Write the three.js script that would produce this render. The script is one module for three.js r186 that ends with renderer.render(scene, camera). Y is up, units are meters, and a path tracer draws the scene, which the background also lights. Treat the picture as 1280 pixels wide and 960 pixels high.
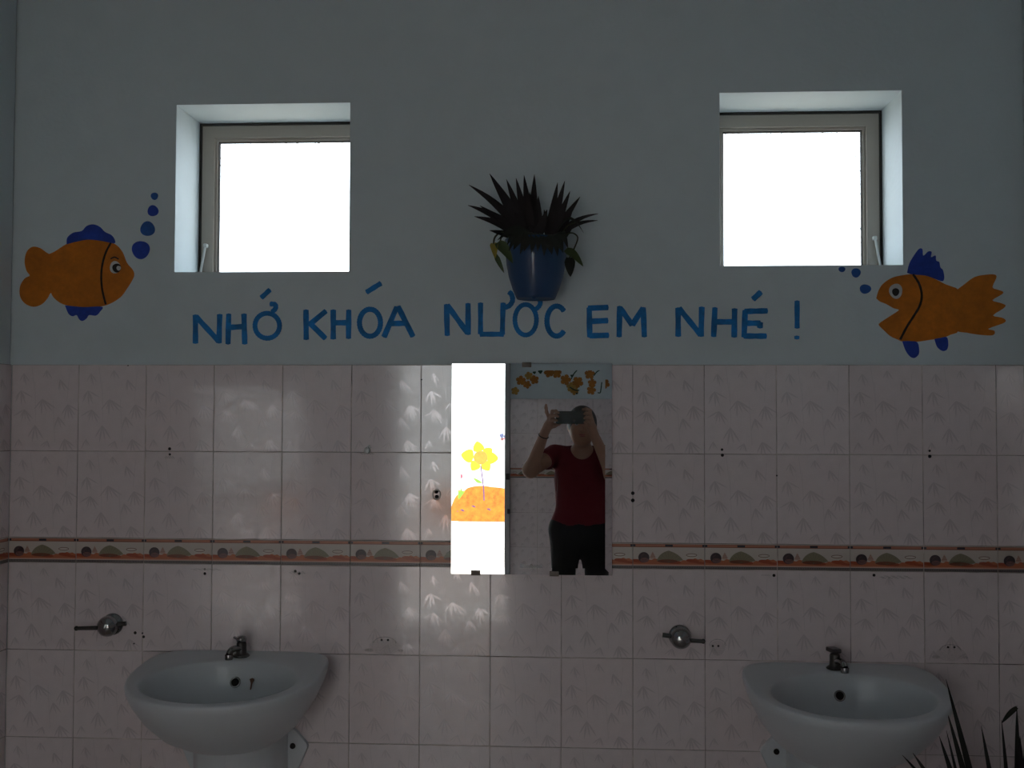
import * as THREE from 'three';
import { mergeGeometries, mergeVertices } from 'three/addons/utils/BufferGeometryUtils.js';
import { RoundedBoxGeometry } from 'three/addons/geometries/RoundedBoxGeometry.js';
import { MarchingCubes } from 'three/addons/objects/MarchingCubes.js';
import { ImprovedNoise } from 'three/addons/math/ImprovedNoise.js';

// ---------------------------------------------------------------- camera, sky, sun, exposure
const scene = new THREE.Scene();
const F = 1366.2, CAM = new THREE.Vector3(0, 1.464, 3.0925);
const camera = new THREE.PerspectiveCamera(2 * Math.atan(480 / F) * 180 / Math.PI, 4 / 3, 0.002, 100);
camera.position.copy(CAM);
camera.rotation.set(0.0334, 0.0571, 0.0031, 'YXZ');
camera.updateMatrixWorld(true);
scene.add(camera);

scene.background = new THREE.Color().setRGB(2.95, 3.32, 3.65);          // bright hazy sky

const sun = new THREE.DirectionalLight(new THREE.Color().setRGB(1, 0.92, 0.85), 5.2);
sun.position.set(2.1, 11.4 + 1, -6 + 3);
sun.target.position.set(0, 1, 3);
sun.castShadow = true;
sun.shadow.mapSize.set(2048, 2048);
Object.assign(sun.shadow.camera, { left: -9, right: 9, top: 9, bottom: -9, near: 0.5, far: 30 });
scene.add(sun, sun.target);

const renderer = new THREE.WebGLRenderer({ antialias: true });
renderer.toneMapping = THREE.LinearToneMapping;
renderer.toneMappingExposure = 1.45;
renderer.shadowMap.enabled = true;

// ---------------------------------------------------------------- helpers
let seed = 7;
const rnd = () => { seed = (seed * 1664525 + 1013904223) >>> 0; return seed / 4294967296; };
const R = (a, b) => a + (b - a) * rnd();
const V = (x, y, z) => new THREE.Vector3(x, y, z);
const V2 = (x, y) => new THREE.Vector2(x, y);
const lin = (r, g, b) => new THREE.Color().setRGB(r, g, b);
const noise = new ImprovedNoise();
// the point of the plane z = const that a measured position of the photograph lies on (used once, to measure the wall)
function W(px, py, z = 0) {
  const d = V((px - 640) / F, (480 - py) / F, -1).applyQuaternion(camera.quaternion);
  const t = (z - CAM.z) / d.z;
  return V(CAM.x + d.x * t, CAM.y + d.y * t, z);
}
const used = {};
function numbered(n) { used[n] = (used[n] ?? -1) + 1; return used[n] ? n + '_' + String(used[n]).padStart(3, '0') : n; }
function shade(o) { o.traverse((c) => { if (c.isMesh) { c.castShadow = true; c.receiveShadow = true; } }); return o; }
function tag(o, label, category, group, kind) {
  o.userData.label = label; if (category) o.userData.category = category;
  if (group) o.userData.group = group; if (kind) o.userData.kind = kind;
  return o;
}
function thing(name, label, category, pos = [0, 0, 0], group) {
  const o = new THREE.Group(); o.name = numbered(name); o.position.set(...pos); scene.add(o);
  return tag(o, label, category, group);
}
function clean(g) {
  g = g.index ? g.toNonIndexed() : g;
  if (!g.attributes.uv) g.setAttribute('uv', new THREE.BufferAttribute(new Float32Array(g.attributes.position.count * 2), 2));
  if (!g.attributes.normal) g.computeVertexNormals();
  for (const k of Object.keys(g.attributes)) if (!['position', 'normal', 'uv'].includes(k)) g.deleteAttribute(k);
  return g;
}
const join = (list) => (list.length === 1 ? list[0] : mergeGeometries(list.map(clean)));
function part(name, geos, mat, parent) {
  const m = new THREE.Mesh(Array.isArray(geos) ? join(geos) : geos, mat);
  m.name = name; m.castShadow = m.receiveShadow = true; parent.add(m); return m;
}
function single(name, geos, mat, label, category, group) {
  return tag(part(numbered(name), geos, mat, scene), label, category, group);
}
function struct(name, geos, mat, label) {
  const m = part(name, geos, mat, scene); m.userData.kind = 'structure'; m.userData.label = label; m.userData.category = name.split('_')[0]; return m;
}
const box = (x0, x1, y0, y1, z0, z1) => new THREE.BoxGeometry(x1 - x0, y1 - y0, z1 - z0).translate((x0 + x1) / 2, (y0 + y1) / 2, (z0 + z1) / 2);
const rbox = (w, h, d, r, x = 0, y = 0, z = 0, s = 3) => new RoundedBoxGeometry(w, h, d, s, r).translate(x, y, z);
function tube(points, r, seg = 24, rs = 8, closed = false) { return new THREE.TubeGeometry(new THREE.CatmullRomCurve3(points, closed), seg, r, rs, closed); }
function rod(a, b, r0, r1 = r0, rs = 14) {
  const d = b.clone().sub(a), g = new THREE.CylinderGeometry(r1, r0, d.length(), rs);
  g.applyQuaternion(new THREE.Quaternion().setFromUnitVectors(V(0, 1, 0), d.clone().normalize()));
  return g.translate((a.x + b.x) / 2, (a.y + b.y) / 2, (a.z + b.z) / 2);
}
function lathe(profile, seg = 32) { return new THREE.LatheGeometry(profile.map(([r, y]) => V2(r, y)), seg); }

// ---------------------------------------------------------------- textures
function canvas(w, h) { const c = document.createElement('canvas'); c.width = w; c.height = h; return [c, c.getContext('2d')]; }
function ctex(c, srgb = true, repeat = false) {
  const t = new THREE.CanvasTexture(c); if (srgb) t.colorSpace = THREE.SRGBColorSpace;
  t.magFilter = THREE.LinearFilter; if (repeat) t.wrapS = t.wrapT = THREE.RepeatWrapping; t.needsUpdate = true; return t;
}
function noiseTex(n, fn, srgb) {               // fn(u, v) -> [r, g, b] in 0..1
  const d = new Uint8Array(n * n * 4);
  for (let j = 0; j < n; j++) for (let i = 0; i < n; i++) {
    const c = fn(i / n, j / n), k = (j * n + i) * 4;
    for (let q = 0; q < 3; q++) d[k + q] = Math.max(0, Math.min(255, Math.round(c[q] * 255)));
    d[k + 3] = 255;
  }
  const t = new THREE.DataTexture(d, n, n); t.magFilter = THREE.LinearFilter; t.minFilter = THREE.LinearFilter;
  t.wrapS = t.wrapT = THREE.RepeatWrapping; if (srgb) t.colorSpace = THREE.SRGBColorSpace; t.needsUpdate = true; return t;
}
// tiling fractal noise
function tn(u, v, f, z) {
  let s = 0, a = 0.5;
  for (let o = 0; o < 4; o++) {
    const A = u * f, B = v * f;
    const n00 = noise.noise(A, B, z), n10 = noise.noise(A - f, B, z), n01 = noise.noise(A, B - f, z), n11 = noise.noise(A - f, B - f, z);
    s += a * ((n00 * (1 - u) + n10 * u) * (1 - v) + (n01 * (1 - u) + n11 * u) * v); a *= 0.5; f *= 2; z += 5.3;
  }
  return s;
}
const plasterMap = noiseTex(512, (u, v) => {
  const n = tn(u, v, 3, 1.7) * 0.05 + tn(u, v, 24, 9.1) * 0.03; return [0.845 + n, 0.89 + n, 0.905 + n];
}, true);
plasterMap.repeat.set(0.6, 0.6);
const plasterBump = noiseTex(512, (u, v) => { const n = 0.5 + tn(u, v, 10, 3.3) * 0.5 + tn(u, v, 60, 6.3) * 0.4; return [n, n, n]; });
plasterBump.repeat.set(1.3, 1.3);
const cementMap = noiseTex(256, (u, v) => { const n = tn(u, v, 4, 2.2) * 0.12 + tn(u, v, 30, 4.4) * 0.1; return [0.66 + n, 0.63 + n, 0.58 + n]; }, true);

const groutMap = noiseTex(256, (u, v) => { const n = 0.72 + tn(u, v, 9, 4.7) * 0.9 + tn(u, v, 60, 2.7) * 0.25; return [n, n * 0.97, n * 0.95]; }, true);   // joints dirty in places
groutMap.repeat.set(3, 2);

// bamboo print of the glazed tile (20 x 25 cm): colour and gloss
function bambooLeaf(g, x, y, s, a, fill) {
  g.save(); g.translate(x, y); g.rotate(a); g.fillStyle = fill; g.beginPath(); g.moveTo(0, 0);
  g.quadraticCurveTo(s * 0.10, s * 0.4, s * 0.03, s); g.quadraticCurveTo(-s * 0.10, s * 0.4, 0, 0); g.fill(); g.restore();
}
function drawBamboo(g, w, h, leaf, stem) {
  const sprays = [[0.18, 0.10, 1.1], [0.52, 0.06, 1.0], [0.72, 0.17, 1.2], [0.14, 0.30, 1.1], [0.46, 0.40, 1.3], [0.84, 0.46, 1.2], [0.20, 0.52, 1.15],
    [0.70, 0.60, 1.0], [0.36, 0.70, 1.35], [0.80, 0.86, 1.2], [0.12, 0.86, 0.9], [0.55, 0.88, 0.8]];
  g.lineWidth = w * 0.008; g.strokeStyle = stem;
  for (const [x0, y0, x1, y1] of [[0.35, 0.2, 0.37, 0.66], [0.62, 0.4, 0.66, 0.9], [0.3, 0.02, 0.34, 0.3], [0.86, 0.1, 0.83, 0.42]]) { g.beginPath(); g.moveTo(x0 * w, y0 * h); g.lineTo(x1 * w, y1 * h); g.stroke(); }
  let k = 3; const q = () => { k = (k * 16807) % 2147483647; return k / 2147483647; };
  for (const [x, y, s] of sprays) {
    const n = 4 + Math.floor(q() * 3), tilt = (q() - 0.5) * 0.6;
    for (let i = 0; i < n; i++) bambooLeaf(g, x * w, y * h, w * 0.17 * s * (0.7 + q() * 0.5), tilt + (i - (n - 1) / 2) * 0.33 + (q() - 0.5) * 0.22, leaf);
  }
}
const [tc, tg] = canvas(400, 500);
tg.fillStyle = 'rgb(236,225,224)'; tg.fillRect(0, 0, 400, 500);
{ const im = tg.getImageData(0, 0, 400, 500);
  for (let j = 0; j < 500; j++) for (let i = 0; i < 400; i++) { const n = (noise.noise(i / 60, j / 60, 1) * 5 + noise.noise(i / 9, j / 9, 4) * 3), k = (j * 400 + i) * 4; for (let c = 0; c < 3; c++) im.data[k + c] += n; }
  tg.putImageData(im, 0, 0); }
drawBamboo(tg, 400, 500, 'rgba(160,158,162,0.08)', 'rgba(170,166,166,0.08)');
const tileMap = ctex(tc);
const [rc, rg] = canvas(400, 500);
rg.fillStyle = 'rgb(0,0,0)'; rg.fillRect(0, 0, 400, 500);
drawBamboo(rg, 400, 500, 'rgb(34,34,34)', 'rgb(16,16,16)');
const tileLustre = ctex(rc, false);                                     // the bamboo is printed in lustre glaze

// border tile print (20 x 7.2 cm): terracotta line with dark dashes, shells on sand, rope line
const [bc, bg] = canvas(600, 216);
{
  const g = bg; g.fillStyle = 'rgb(214,206,200)'; g.fillRect(0, 0, 600, 216);
  g.fillStyle = 'rgb(150,86,66)'; g.fillRect(0, 8, 600, 26); g.fillStyle = 'rgb(196,130,104)'; g.fillRect(0, 12, 600, 14);
  g.fillStyle = 'rgb(46,44,56)'; g.fillRect(270, 12, 64, 17); g.fillRect(0, 12, 22, 17); g.fillRect(580, 12, 20, 17);
  g.fillStyle = 'rgb(196,112,74)'; g.beginPath(); g.moveTo(0, 184);
  for (let i = 0; i <= 60; i++) g.lineTo(i * 10, 138 + Math.sin(i * Math.PI / 15) * 10 + Math.sin(i * 1.3) * 4); g.lineTo(600, 184); g.fill();
  g.fillStyle = 'rgb(172,78,44)'; for (const [x, y, a, b] of [[40, 150, 60, 14], [330, 155, 70, 16], [500, 146, 55, 15], [560, 160, 50, 10]]) { g.beginPath(); g.ellipse(x, y, a, b, 0.1, 0, 7); g.fill(); }
  // fan shell
  g.fillStyle = 'rgb(142,136,112)'; g.beginPath(); g.moveTo(200, 150); g.quadraticCurveTo(220, 80, 300, 62); g.quadraticCurveTo(380, 84, 420, 140); g.quadraticCurveTo(310, 170, 200, 150); g.fill();
  g.fillStyle = 'rgb(128,66,42)'; g.beginPath(); g.ellipse(290, 150, 84, 15, 0, 0, 7); g.fill(); g.strokeStyle = 'rgba(110,104,84,0.35)'; g.lineWidth = 4; for (let i = 0; i < 8; i++) { g.beginPath(); g.moveTo(300, 160); g.lineTo(215 + i * 27, 132 - 60 * Math.sin((i + 0.6) * Math.PI / 8)); g.stroke(); }
  // round dark shell
  g.fillStyle = 'rgb(62,46,52)'; g.beginPath(); g.ellipse(92, 120, 46, 44, 0, 0, 7); g.fill();
  g.fillStyle = 'rgb(126,88,84)'; g.beginPath(); g.ellipse(98, 142, 36, 20, 0, 0, 7); g.fill(); g.strokeStyle = 'rgb(96,70,72)'; g.lineWidth = 5; g.beginPath(); g.arc(96, 118, 24, 0.5, 4.6); g.stroke();
  // cone shell
  g.fillStyle = 'rgb(198,164,150)'; g.beginPath(); g.moveTo(165, 70); g.lineTo(192, 120); g.quadraticCurveTo(170, 142, 140, 124); g.fill();
  g.strokeStyle = 'rgb(130,86,78)'; g.lineWidth = 3; for (let i = 0; i < 3; i++) { g.beginPath(); g.moveTo(158 - i * 6, 88 + i * 13); g.lineTo(174 + i * 6, 88 + i * 13); g.stroke(); }
  // pale bowl-like shell
  g.fillStyle = 'rgb(222,214,206)'; g.beginPath(); g.ellipse(490, 104, 52, 22, 0, 0, 7); g.fill(); g.strokeStyle = 'rgb(132,104,94)'; g.lineWidth = 5; g.beginPath(); g.ellipse(490, 98, 44, 12, 0, 0, 7); g.stroke();
  g.fillStyle = 'rgb(214,160,140)'; g.fillRect(0, 176, 600, 10);
  g.fillStyle = 'rgb(72,66,70)'; g.fillRect(0, 190, 600, 22); g.fillStyle = 'rgb(150,142,142)'; for (let i = 0; i < 60; i++) g.fillRect(i * 10, 196, 5, 9);
}
const borderMap = ctex(bc);

// ---------------------------------------------------------------- materials
const M = {
  plaster: new THREE.MeshStandardMaterial({ color: lin(0.93, 0.93, 0.93), map: plasterMap, roughness: 0.8, bumpMap: plasterBump, bumpScale: 0.0012 }),
  ceiling: new THREE.MeshStandardMaterial({ color: lin(0.84, 0.85, 0.85), roughness: 0.9 }),
  grout: new THREE.MeshStandardMaterial({ map: groutMap, color: lin(0.9, 0.85, 0.82), roughness: 0.95, bumpMap: plasterBump, bumpScale: 0.0005 }),
  cement: new THREE.MeshStandardMaterial({ color: lin(0.75, 0.75, 0.75), map: cementMap, roughness: 0.9 }),
  paleCement: new THREE.MeshStandardMaterial({ color: lin(0.95, 0.95, 0.93), map: cementMap, roughness: 0.9 }),
  floor: new THREE.MeshStandardMaterial({ color: lin(0.62, 0.55, 0.51), roughness: 0.4 }),
  frame: new THREE.MeshStandardMaterial({ color: lin(0.38, 0.345, 0.30), roughness: 0.55 }),
  seal: new THREE.MeshStandardMaterial({ color: lin(0.03, 0.027, 0.024), roughness: 0.8 }),
  stay: new THREE.MeshStandardMaterial({ color: lin(0.62, 0.64, 0.63), roughness: 0.35, metalness: 0.4 }),
  doorFrame: new THREE.MeshStandardMaterial({ color: lin(0.42, 0.42, 0.42), roughness: 0.5 }),
  glass: new THREE.MeshPhysicalMaterial({ color: 0xffffff, transmission: 1, thickness: 0, roughness: 0.02, ior: 1.5 }),
  mirror: new THREE.MeshStandardMaterial({ color: lin(0.80, 0.84, 0.84), metalness: 1, roughness: 0.0 }),
  mirrorBack: new THREE.MeshStandardMaterial({ color: lin(0.10, 0.16, 0.15), roughness: 0.2 }),
  clip: new THREE.MeshStandardMaterial({ color: lin(0.10, 0.085, 0.075), roughness: 0.4, metalness: 0.5 }),
  print: new THREE.MeshStandardMaterial({ color: lin(0.85, 0.85, 0.85), roughness: 0.6 }),
  ceramic: new THREE.MeshPhysicalMaterial({ color: lin(0.645, 0.68, 0.71), roughness: 0.28 }),
  chrome: new THREE.MeshStandardMaterial({ color: lin(0.30, 0.30, 0.30), metalness: 1, roughness: 0.1 }),
  darkMetal: new THREE.MeshStandardMaterial({ color: lin(0.07, 0.068, 0.066), metalness: 0.7, roughness: 0.28 }),
  hole: new THREE.MeshStandardMaterial({ color: lin(0.012, 0.010, 0.009), roughness: 0.9 }),
  rust: new THREE.MeshStandardMaterial({ color: lin(0.12, 0.055, 0.03), roughness: 0.9 }),
  pot: new THREE.MeshPhysicalMaterial({ color: lin(0.004, 0.045, 0.14), roughness: 0.5, clearcoat: 0.5, clearcoatRoughness: 0.04 }),
  soil: new THREE.MeshStandardMaterial({ color: lin(0.03, 0.02, 0.015), roughness: 1 }),
  leafDark: new THREE.MeshStandardMaterial({ color: lin(0.008, 0.004, 0.006), roughness: 0.7, side: THREE.DoubleSide }),
  leafDark2: new THREE.MeshStandardMaterial({ color: lin(0.007, 0.010, 0.006), roughness: 0.65, side: THREE.DoubleSide }),
  leafGreen: new THREE.MeshStandardMaterial({ color: lin(0.045, 0.075, 0.018), roughness: 0.55, side: THREE.DoubleSide }),
  leafYellow: new THREE.MeshStandardMaterial({ color: lin(0.28, 0.22, 0.03), roughness: 0.6, side: THREE.DoubleSide }),
  vine: new THREE.MeshStandardMaterial({ color: lin(0.05, 0.055, 0.03), roughness: 0.8 }),
  clay: new THREE.MeshStandardMaterial({ color: lin(0.28, 0.10, 0.05), roughness: 0.85 }),
};
M.tile = [1, 0.97, 0.985, 1.02].map((k, i) => new THREE.MeshPhysicalMaterial({ color: lin(k * 0.95, k * (0.935 + i * 0.006), k * (0.955 + i * 0.008)), map: tileMap, roughness: 0.1, metalness: 1, metalnessMap: tileLustre, ior: 1.75 }));
M.border = new THREE.MeshPhysicalMaterial({ color: lin(0.92, 0.90, 0.88), map: borderMap, roughness: 0.3, ior: 1.55 });
M.plainTile = new THREE.MeshPhysicalMaterial({ color: lin(0.74, 0.66, 0.62), roughness: 0.35 });

// ---------------------------------------------------------------- the room: x -1.636..1.24, z 0..4.85, y 0..3
const XL = -1.636, XR = 1.24, ZB = 4.85, HC = 3.0, TT = 1.622, TW = 0.2, TH = 0.25, BH = 0.072, PLZ = -0.006, T = 0.2;
const win = [[[220.3, 131, 437, 128.5, 437, 339.5, 218.5, 340]], [[899.5, 114, 1126.5, 115, 1129.5, 332.5, 900, 331]]].map(([p]) => {
  const q = [0, 2, 4, 6].map((i) => W(p[i], p[i + 1], PLZ));
  return { x0: (q[0].x + q[3].x) / 2, x1: (q[1].x + q[2].x) / 2, y0: (q[2].y + q[3].y) / 2, y1: (q[0].y + q[1].y) / 2 };
});
function wallShape(x0, x1, y0, y1, holes) {
  const s = new THREE.Shape([V2(x0, y0), V2(x1, y0), V2(x1, y1), V2(x0, y1)]);
  for (const h of holes) s.holes.push(new THREE.Path([V2(h.x0, h.y0), V2(h.x0, h.y1), V2(h.x1, h.y1), V2(h.x1, h.y0)]));
  return s;
}
const WT = 0.235;                                                      // thickness of the window wall
const wallFront = struct('wall_front', new THREE.ExtrudeGeometry(wallShape(XL - T, XR + T, 0, HC, win), { depth: WT, bevelEnabled: false }).translate(0, 0, PLZ - WT), M.plaster,
  'pale blue plaster wall with two deep square window openings above bamboo-print tiles');
const DOOR = { x0: -1.27, x1: -0.50, y1: 2.1 };
const backShape = new THREE.Shape([V2(-XR - T, 0), V2(-DOOR.x1, 0), V2(-DOOR.x1, DOOR.y1), V2(-DOOR.x0, DOOR.y1), V2(-DOOR.x0, 0), V2(-XL + T, 0), V2(-XL + T, HC), V2(-XR - T, HC)]);
const wallBack = struct('wall_back', new THREE.ExtrudeGeometry(backShape, { depth: T, bevelEnabled: false }).translate(0, 0, PLZ - T), M.plaster,
  'pale blue plaster wall with yellow blossoms and a door opening, seen in the mirror');
wallBack.position.set(0, 0, ZB); wallBack.rotation.y = Math.PI;          // local x = -world x
const wallLeft = struct('wall_left', box(0, ZB, 0, HC, PLZ - T, PLZ), M.plaster, 'pale blue side wall meeting the window wall beside the round-tailed fish');
wallLeft.position.set(XL, 0, ZB); wallLeft.rotation.y = Math.PI / 2;     // local x 0..ZB = world z ZB..0
const wallRight = struct('wall_right', box(0, ZB, 0, HC, PLZ - T, PLZ), M.plaster, 'pale blue side wall meeting the window wall beside the open-mouthed fish');
wallRight.position.set(XR, 0, 0); wallRight.rotation.y = -Math.PI / 2;   // local x = world z
struct('floor', box(XL - T, XR + T, -0.42, 0, -WT, ZB + T), M.floor, 'plain light washroom floor');
struct('ceiling', box(XL - T, XR + T, HC, HC + 0.14, -0.006 - WT - 0.9, ZB + T), M.ceiling, 'flat off-white ceiling slab with an eave beyond the windows');

// tiles: shared geometry per size, chamfered edge, standing 6 mm proud of the plaster
const tileGeos = new Map();
function tileGeo(w, h, u0, u1, v0, v1) {
  const key = [w, h, u0, u1, v0, v1].map((n) => n.toFixed(4)).join();
  if (tileGeos.has(key)) return tileGeos.get(key);
  const g = 0.0008, c = 0.0009, zf = 0, zc = -0.0012, zb = -0.008, pos = [], uv = [], idx = [];
  const ring = (ix, z) => [[ix, ix], [w - ix, ix], [w - ix, h - ix], [ix, h - ix]].map(([x, y]) => [x, y, z]);
  const rings = [ring(g + c, zf), ring(g, zc), ring(g, zb)];
  const push = (p) => { pos.push(...p); uv.push(u0 + (u1 - u0) * p[0] / w, v0 + (v1 - v0) * p[1] / h); return pos.length / 3 - 1; };
  const quad = (a, b, cc, d) => { const i = [a, b, cc, d].map(push); idx.push(i[0], i[1], i[2], i[0], i[2], i[3]); };
  quad(...rings[0]);
  for (let r = 0; r < 2; r++) for (let k = 0; k < 4; k++) { const k2 = (k + 1) % 4; quad(rings[r][k], rings[r + 1][k], rings[r + 1][k2], rings[r][k2]); }
  const geo = new THREE.BufferGeometry();
  geo.setAttribute('position', new THREE.Float32BufferAttribute(pos, 3)); geo.setAttribute('uv', new THREE.Float32BufferAttribute(uv, 2));
  geo.setIndex(idx); geo.computeVertexNormals(); tileGeos.set(key, geo); return geo;
}
// fill u0..u1 of a wall with columns that start at `origin`
function tileStrip(parent, u0, u1, origin, rows) {
  const gr = part('grout', box(u0, u1, rows[rows.length - 1][0], rows[0][1], PLZ - 0.001, -0.0013), M.grout, parent);
  gr.receiveShadow = true;
  for (let k = Math.floor((u0 - origin) / TW + 1e-6); origin + k * TW < u1 - 1e-6; k++) {
    const a = Math.max(u0, origin + k * TW), b = Math.min(u1, origin + (k + 1) * TW);
    if (b - a < 0.006) continue;
    const fu = (a - origin) / TW - k, fv = (b - origin) / TW - k;
    for (const [y0, y1, kind] of rows) {
      const full = kind === 'border' ? BH : TH;
      const m = part(kind === 'border' ? 'border_tile' : 'tile', tileGeo(b - a, y1 - y0, fu, fv, 1 - (y1 - y0) / full, 1), kind === 'border' ? M.border : kind === 'plain' ? M.plainTile : M.tile[Math.floor(rnd() * 4)], parent);
      m.position.set(a, y0, R(-0.0003, 0.0002));
      m.rotation.set(R(-0.0012, 0.0012), R(-0.0012, 0.0012), 0);
    }
  }
}
const rowsAll = [];
{ let y = TT; for (const k of ['t', 't', 'border', 't', 't', 't', 't']) { const h = k === 'border' ? BH : TH; rowsAll.push([y - h, y, k]); y -= h; } rowsAll.push([0.0, y, 't']); }
tileStrip(wallFront, XL, XR, XL, rowsAll);
tileStrip(wallBack, -XR, -DOOR.x1 - 0.036, 0.267 - 0.2, rowsAll);
tileStrip(wallBack, -DOOR.x0 + 0.036, -XL, 0.267 - 0.2, rowsAll);
tileStrip(wallLeft, 0, ZB, ZB - 25 * TW, rowsAll);
tileStrip(wallRight, 0, ZB, 0, rowsAll);

// ---------------------------------------------------------------- windows
function frameRing(x0, x1, y0, y1, w, z0, z1, wb = w, wl = w, wr = w) {
  const s = wallShape(x0, x1, y0, y1, [{ x0: x0 + wl, x1: x1 - wr, y0: y0 + wb, y1: y1 - w }]);
  return new THREE.ExtrudeGeometry(s, { depth: z1 - z0 - 0.003, bevelEnabled: true, bevelThickness: 0.0015, bevelSize: 0.0015, bevelOffset: -0.0015, bevelSegments: 1 }).translate(0, 0, z0 + 0.0015);
}
win.forEach((h, i) => {
  const g = new THREE.Group(); g.name = 'window_' + (i + 1); scene.add(g);
  tag(g, i ? 'square window whose reveal shows on the side towards the open-mouthed fish' : 'square window whose reveal shows on the side towards the round-tailed fish', 'window', null, 'structure');
  const zf = PLZ - 0.215, e = 0.004;
  const nl = i ? 0.018 : 0, nr = i ? 0 : 0.018;                          // the hinge side of the frame is narrower
  part('gasket', frameRing(h.x0 + 0.0005, h.x1 - 0.0005, h.y0 + 0.0005, h.y1 - 0.0005, 0.008, zf - 0.02, zf + 0.018), M.seal, g);
  part('frame', frameRing(h.x0 + e, h.x1 - e, h.y0 + e, h.y1 - e, 0.042, zf - 0.018, zf + 0.014, 0.014, 0.042 - nl, 0.042 - nr), M.frame, g);
  part('sash', frameRing(h.x0 + 0.045 - nl, h.x1 - 0.045 + nr, h.y0 + 0.017, h.y1 - 0.045, 0.010, zf - 0.016, zf + 0.006, 0.006), M.frame, g);
  part('glazing_bead', frameRing(h.x0 + 0.054 - nl, h.x1 - 0.054 + nr, h.y0 + 0.022, h.y1 - 0.054, 0.0040, zf - 0.014, zf + 0.002), M.seal, g);
  part('pane', box(h.x0 + 0.056 - nl, h.x1 - 0.056 + nr, h.y0 + 0.024, h.y1 - 0.056, zf - 0.0075, zf - 0.0035), M.glass, g);
  const dirt = [];                                                       // flakes of dirt and old putty caught along the glass edge
  for (let k = 0; k < (i ? 60 : 26); k++) { const t = rnd(), side = rnd(), q = R(0, 0.004) + (i && rnd() < 0.2 ? R(0, 0.012) : 0), xx = side < 0.6 ? h.x0 + 0.06 - nl + t * (h.x1 - h.x0 - 0.116 + nl + nr) : i ? h.x1 - 0.060 - q : h.x0 + 0.060 + q, yy = side < 0.6 ? h.y1 - 0.060 - q : h.y0 + 0.03 + t * (h.y1 - h.y0 - 0.09);
    dirt.push(new THREE.SphereGeometry(1, 6, 4).scale(R(0.0008, 0.0045), R(0.0006, 0.0016), 0.0008).rotateZ(R(-1, 1)).translate(xx, yy, zf - 0.003)); }
  part('dirt', dirt, M.seal, g).userData.kind = 'stuff';
  // casement stay standing against the frame
  const s = i ? -1 : 1, xa = i ? h.x1 - 0.006 : h.x0 + 0.006;
  const st = part('stay', [rod(V(xa, h.y0 + 0.004, zf + 0.022), V(xa + s * 0.018, h.y0 + 0.105, zf + 0.024), 0.0045, 0.0035, 10), rbox(0.012, 0.012, 0.02, 0.003, xa + s * 0.019, h.y0 + 0.108, zf + 0.02)], M.stay, g);
  st.userData.label = 'pale metal casement stay';
});

// ---------------------------------------------------------------- door frame
const doorF = new THREE.Group(); doorF.name = 'door_1'; scene.add(doorF);
tag(doorF, 'grey door frame around the bright opening, seen in the mirror', 'door', null, 'structure');
for (const [x0, x1, y0, y1] of [[DOOR.x0 - 0.034, DOOR.x0 + 0.002, 0, DOOR.y1 + 0.034], [DOOR.x1 - 0.002, DOOR.x1 + 0.034, 0, DOOR.y1 + 0.034], [DOOR.x0 + 0.002, DOOR.x1 - 0.002, DOOR.y1 - 0.002, DOOR.y1 + 0.034]])
  part('jamb', rbox(x1 - x0, y1 - y0, 0.05, 0.003, (x0 + x1) / 2, (y0 + y1) / 2, ZB - 0.0175), M.doorFrame, doorF);
part('strike_plate', [rbox(0.03, 0.045, 0.012, 0.003, DOOR.x1 + 0.022, 1.06, ZB - 0.044)], M.darkMetal, doorF);
part('strike_plate', [rbox(0.02, 0.035, 0.012, 0.003, DOOR.x1 + 0.028, 0.81, ZB - 0.044)], M.darkMetal, doorF);

// ---------------------------------------------------------------- outside: alley and painted boundary wall
const ZM = 7.05;
const ground = part('paving', box(-14, 14, -0.6, -0.42, -14, 14), M.cement, scene); tag(ground, 'sunlit cement paving around the building', 'paving', null, 'structure');
const alley = part('alley_floor', box(-6, 5, -0.421, -0.38, ZB + T + 0.001, ZM + 0.3), M.paleCement, scene); tag(alley, 'cement alley floor behind the door opening', 'floor', null, 'structure');
const whitewash = new THREE.MeshStandardMaterial({ color: lin(0.82, 0.82, 0.80), roughness: 0.9, bumpMap: plasterBump, bumpScale: 0.001 });
const bwall = part('boundary_wall', box(-5, 6, -0.38, 2.9, PLZ - 0.2, PLZ), whitewash, scene);
tag(bwall, 'sunlit white wall with painted flowers beyond the door, seen in the mirror', 'wall', null, 'structure');
bwall.position.set(0, 0, ZM); bwall.rotation.y = Math.PI;
tileStrip(bwall, -0.6, 3.0, 0, [[0.275, 0.525, 'plain'], [0.025, 0.275, 'plain'], [-0.225, 0.025, 'plain']]);

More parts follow.
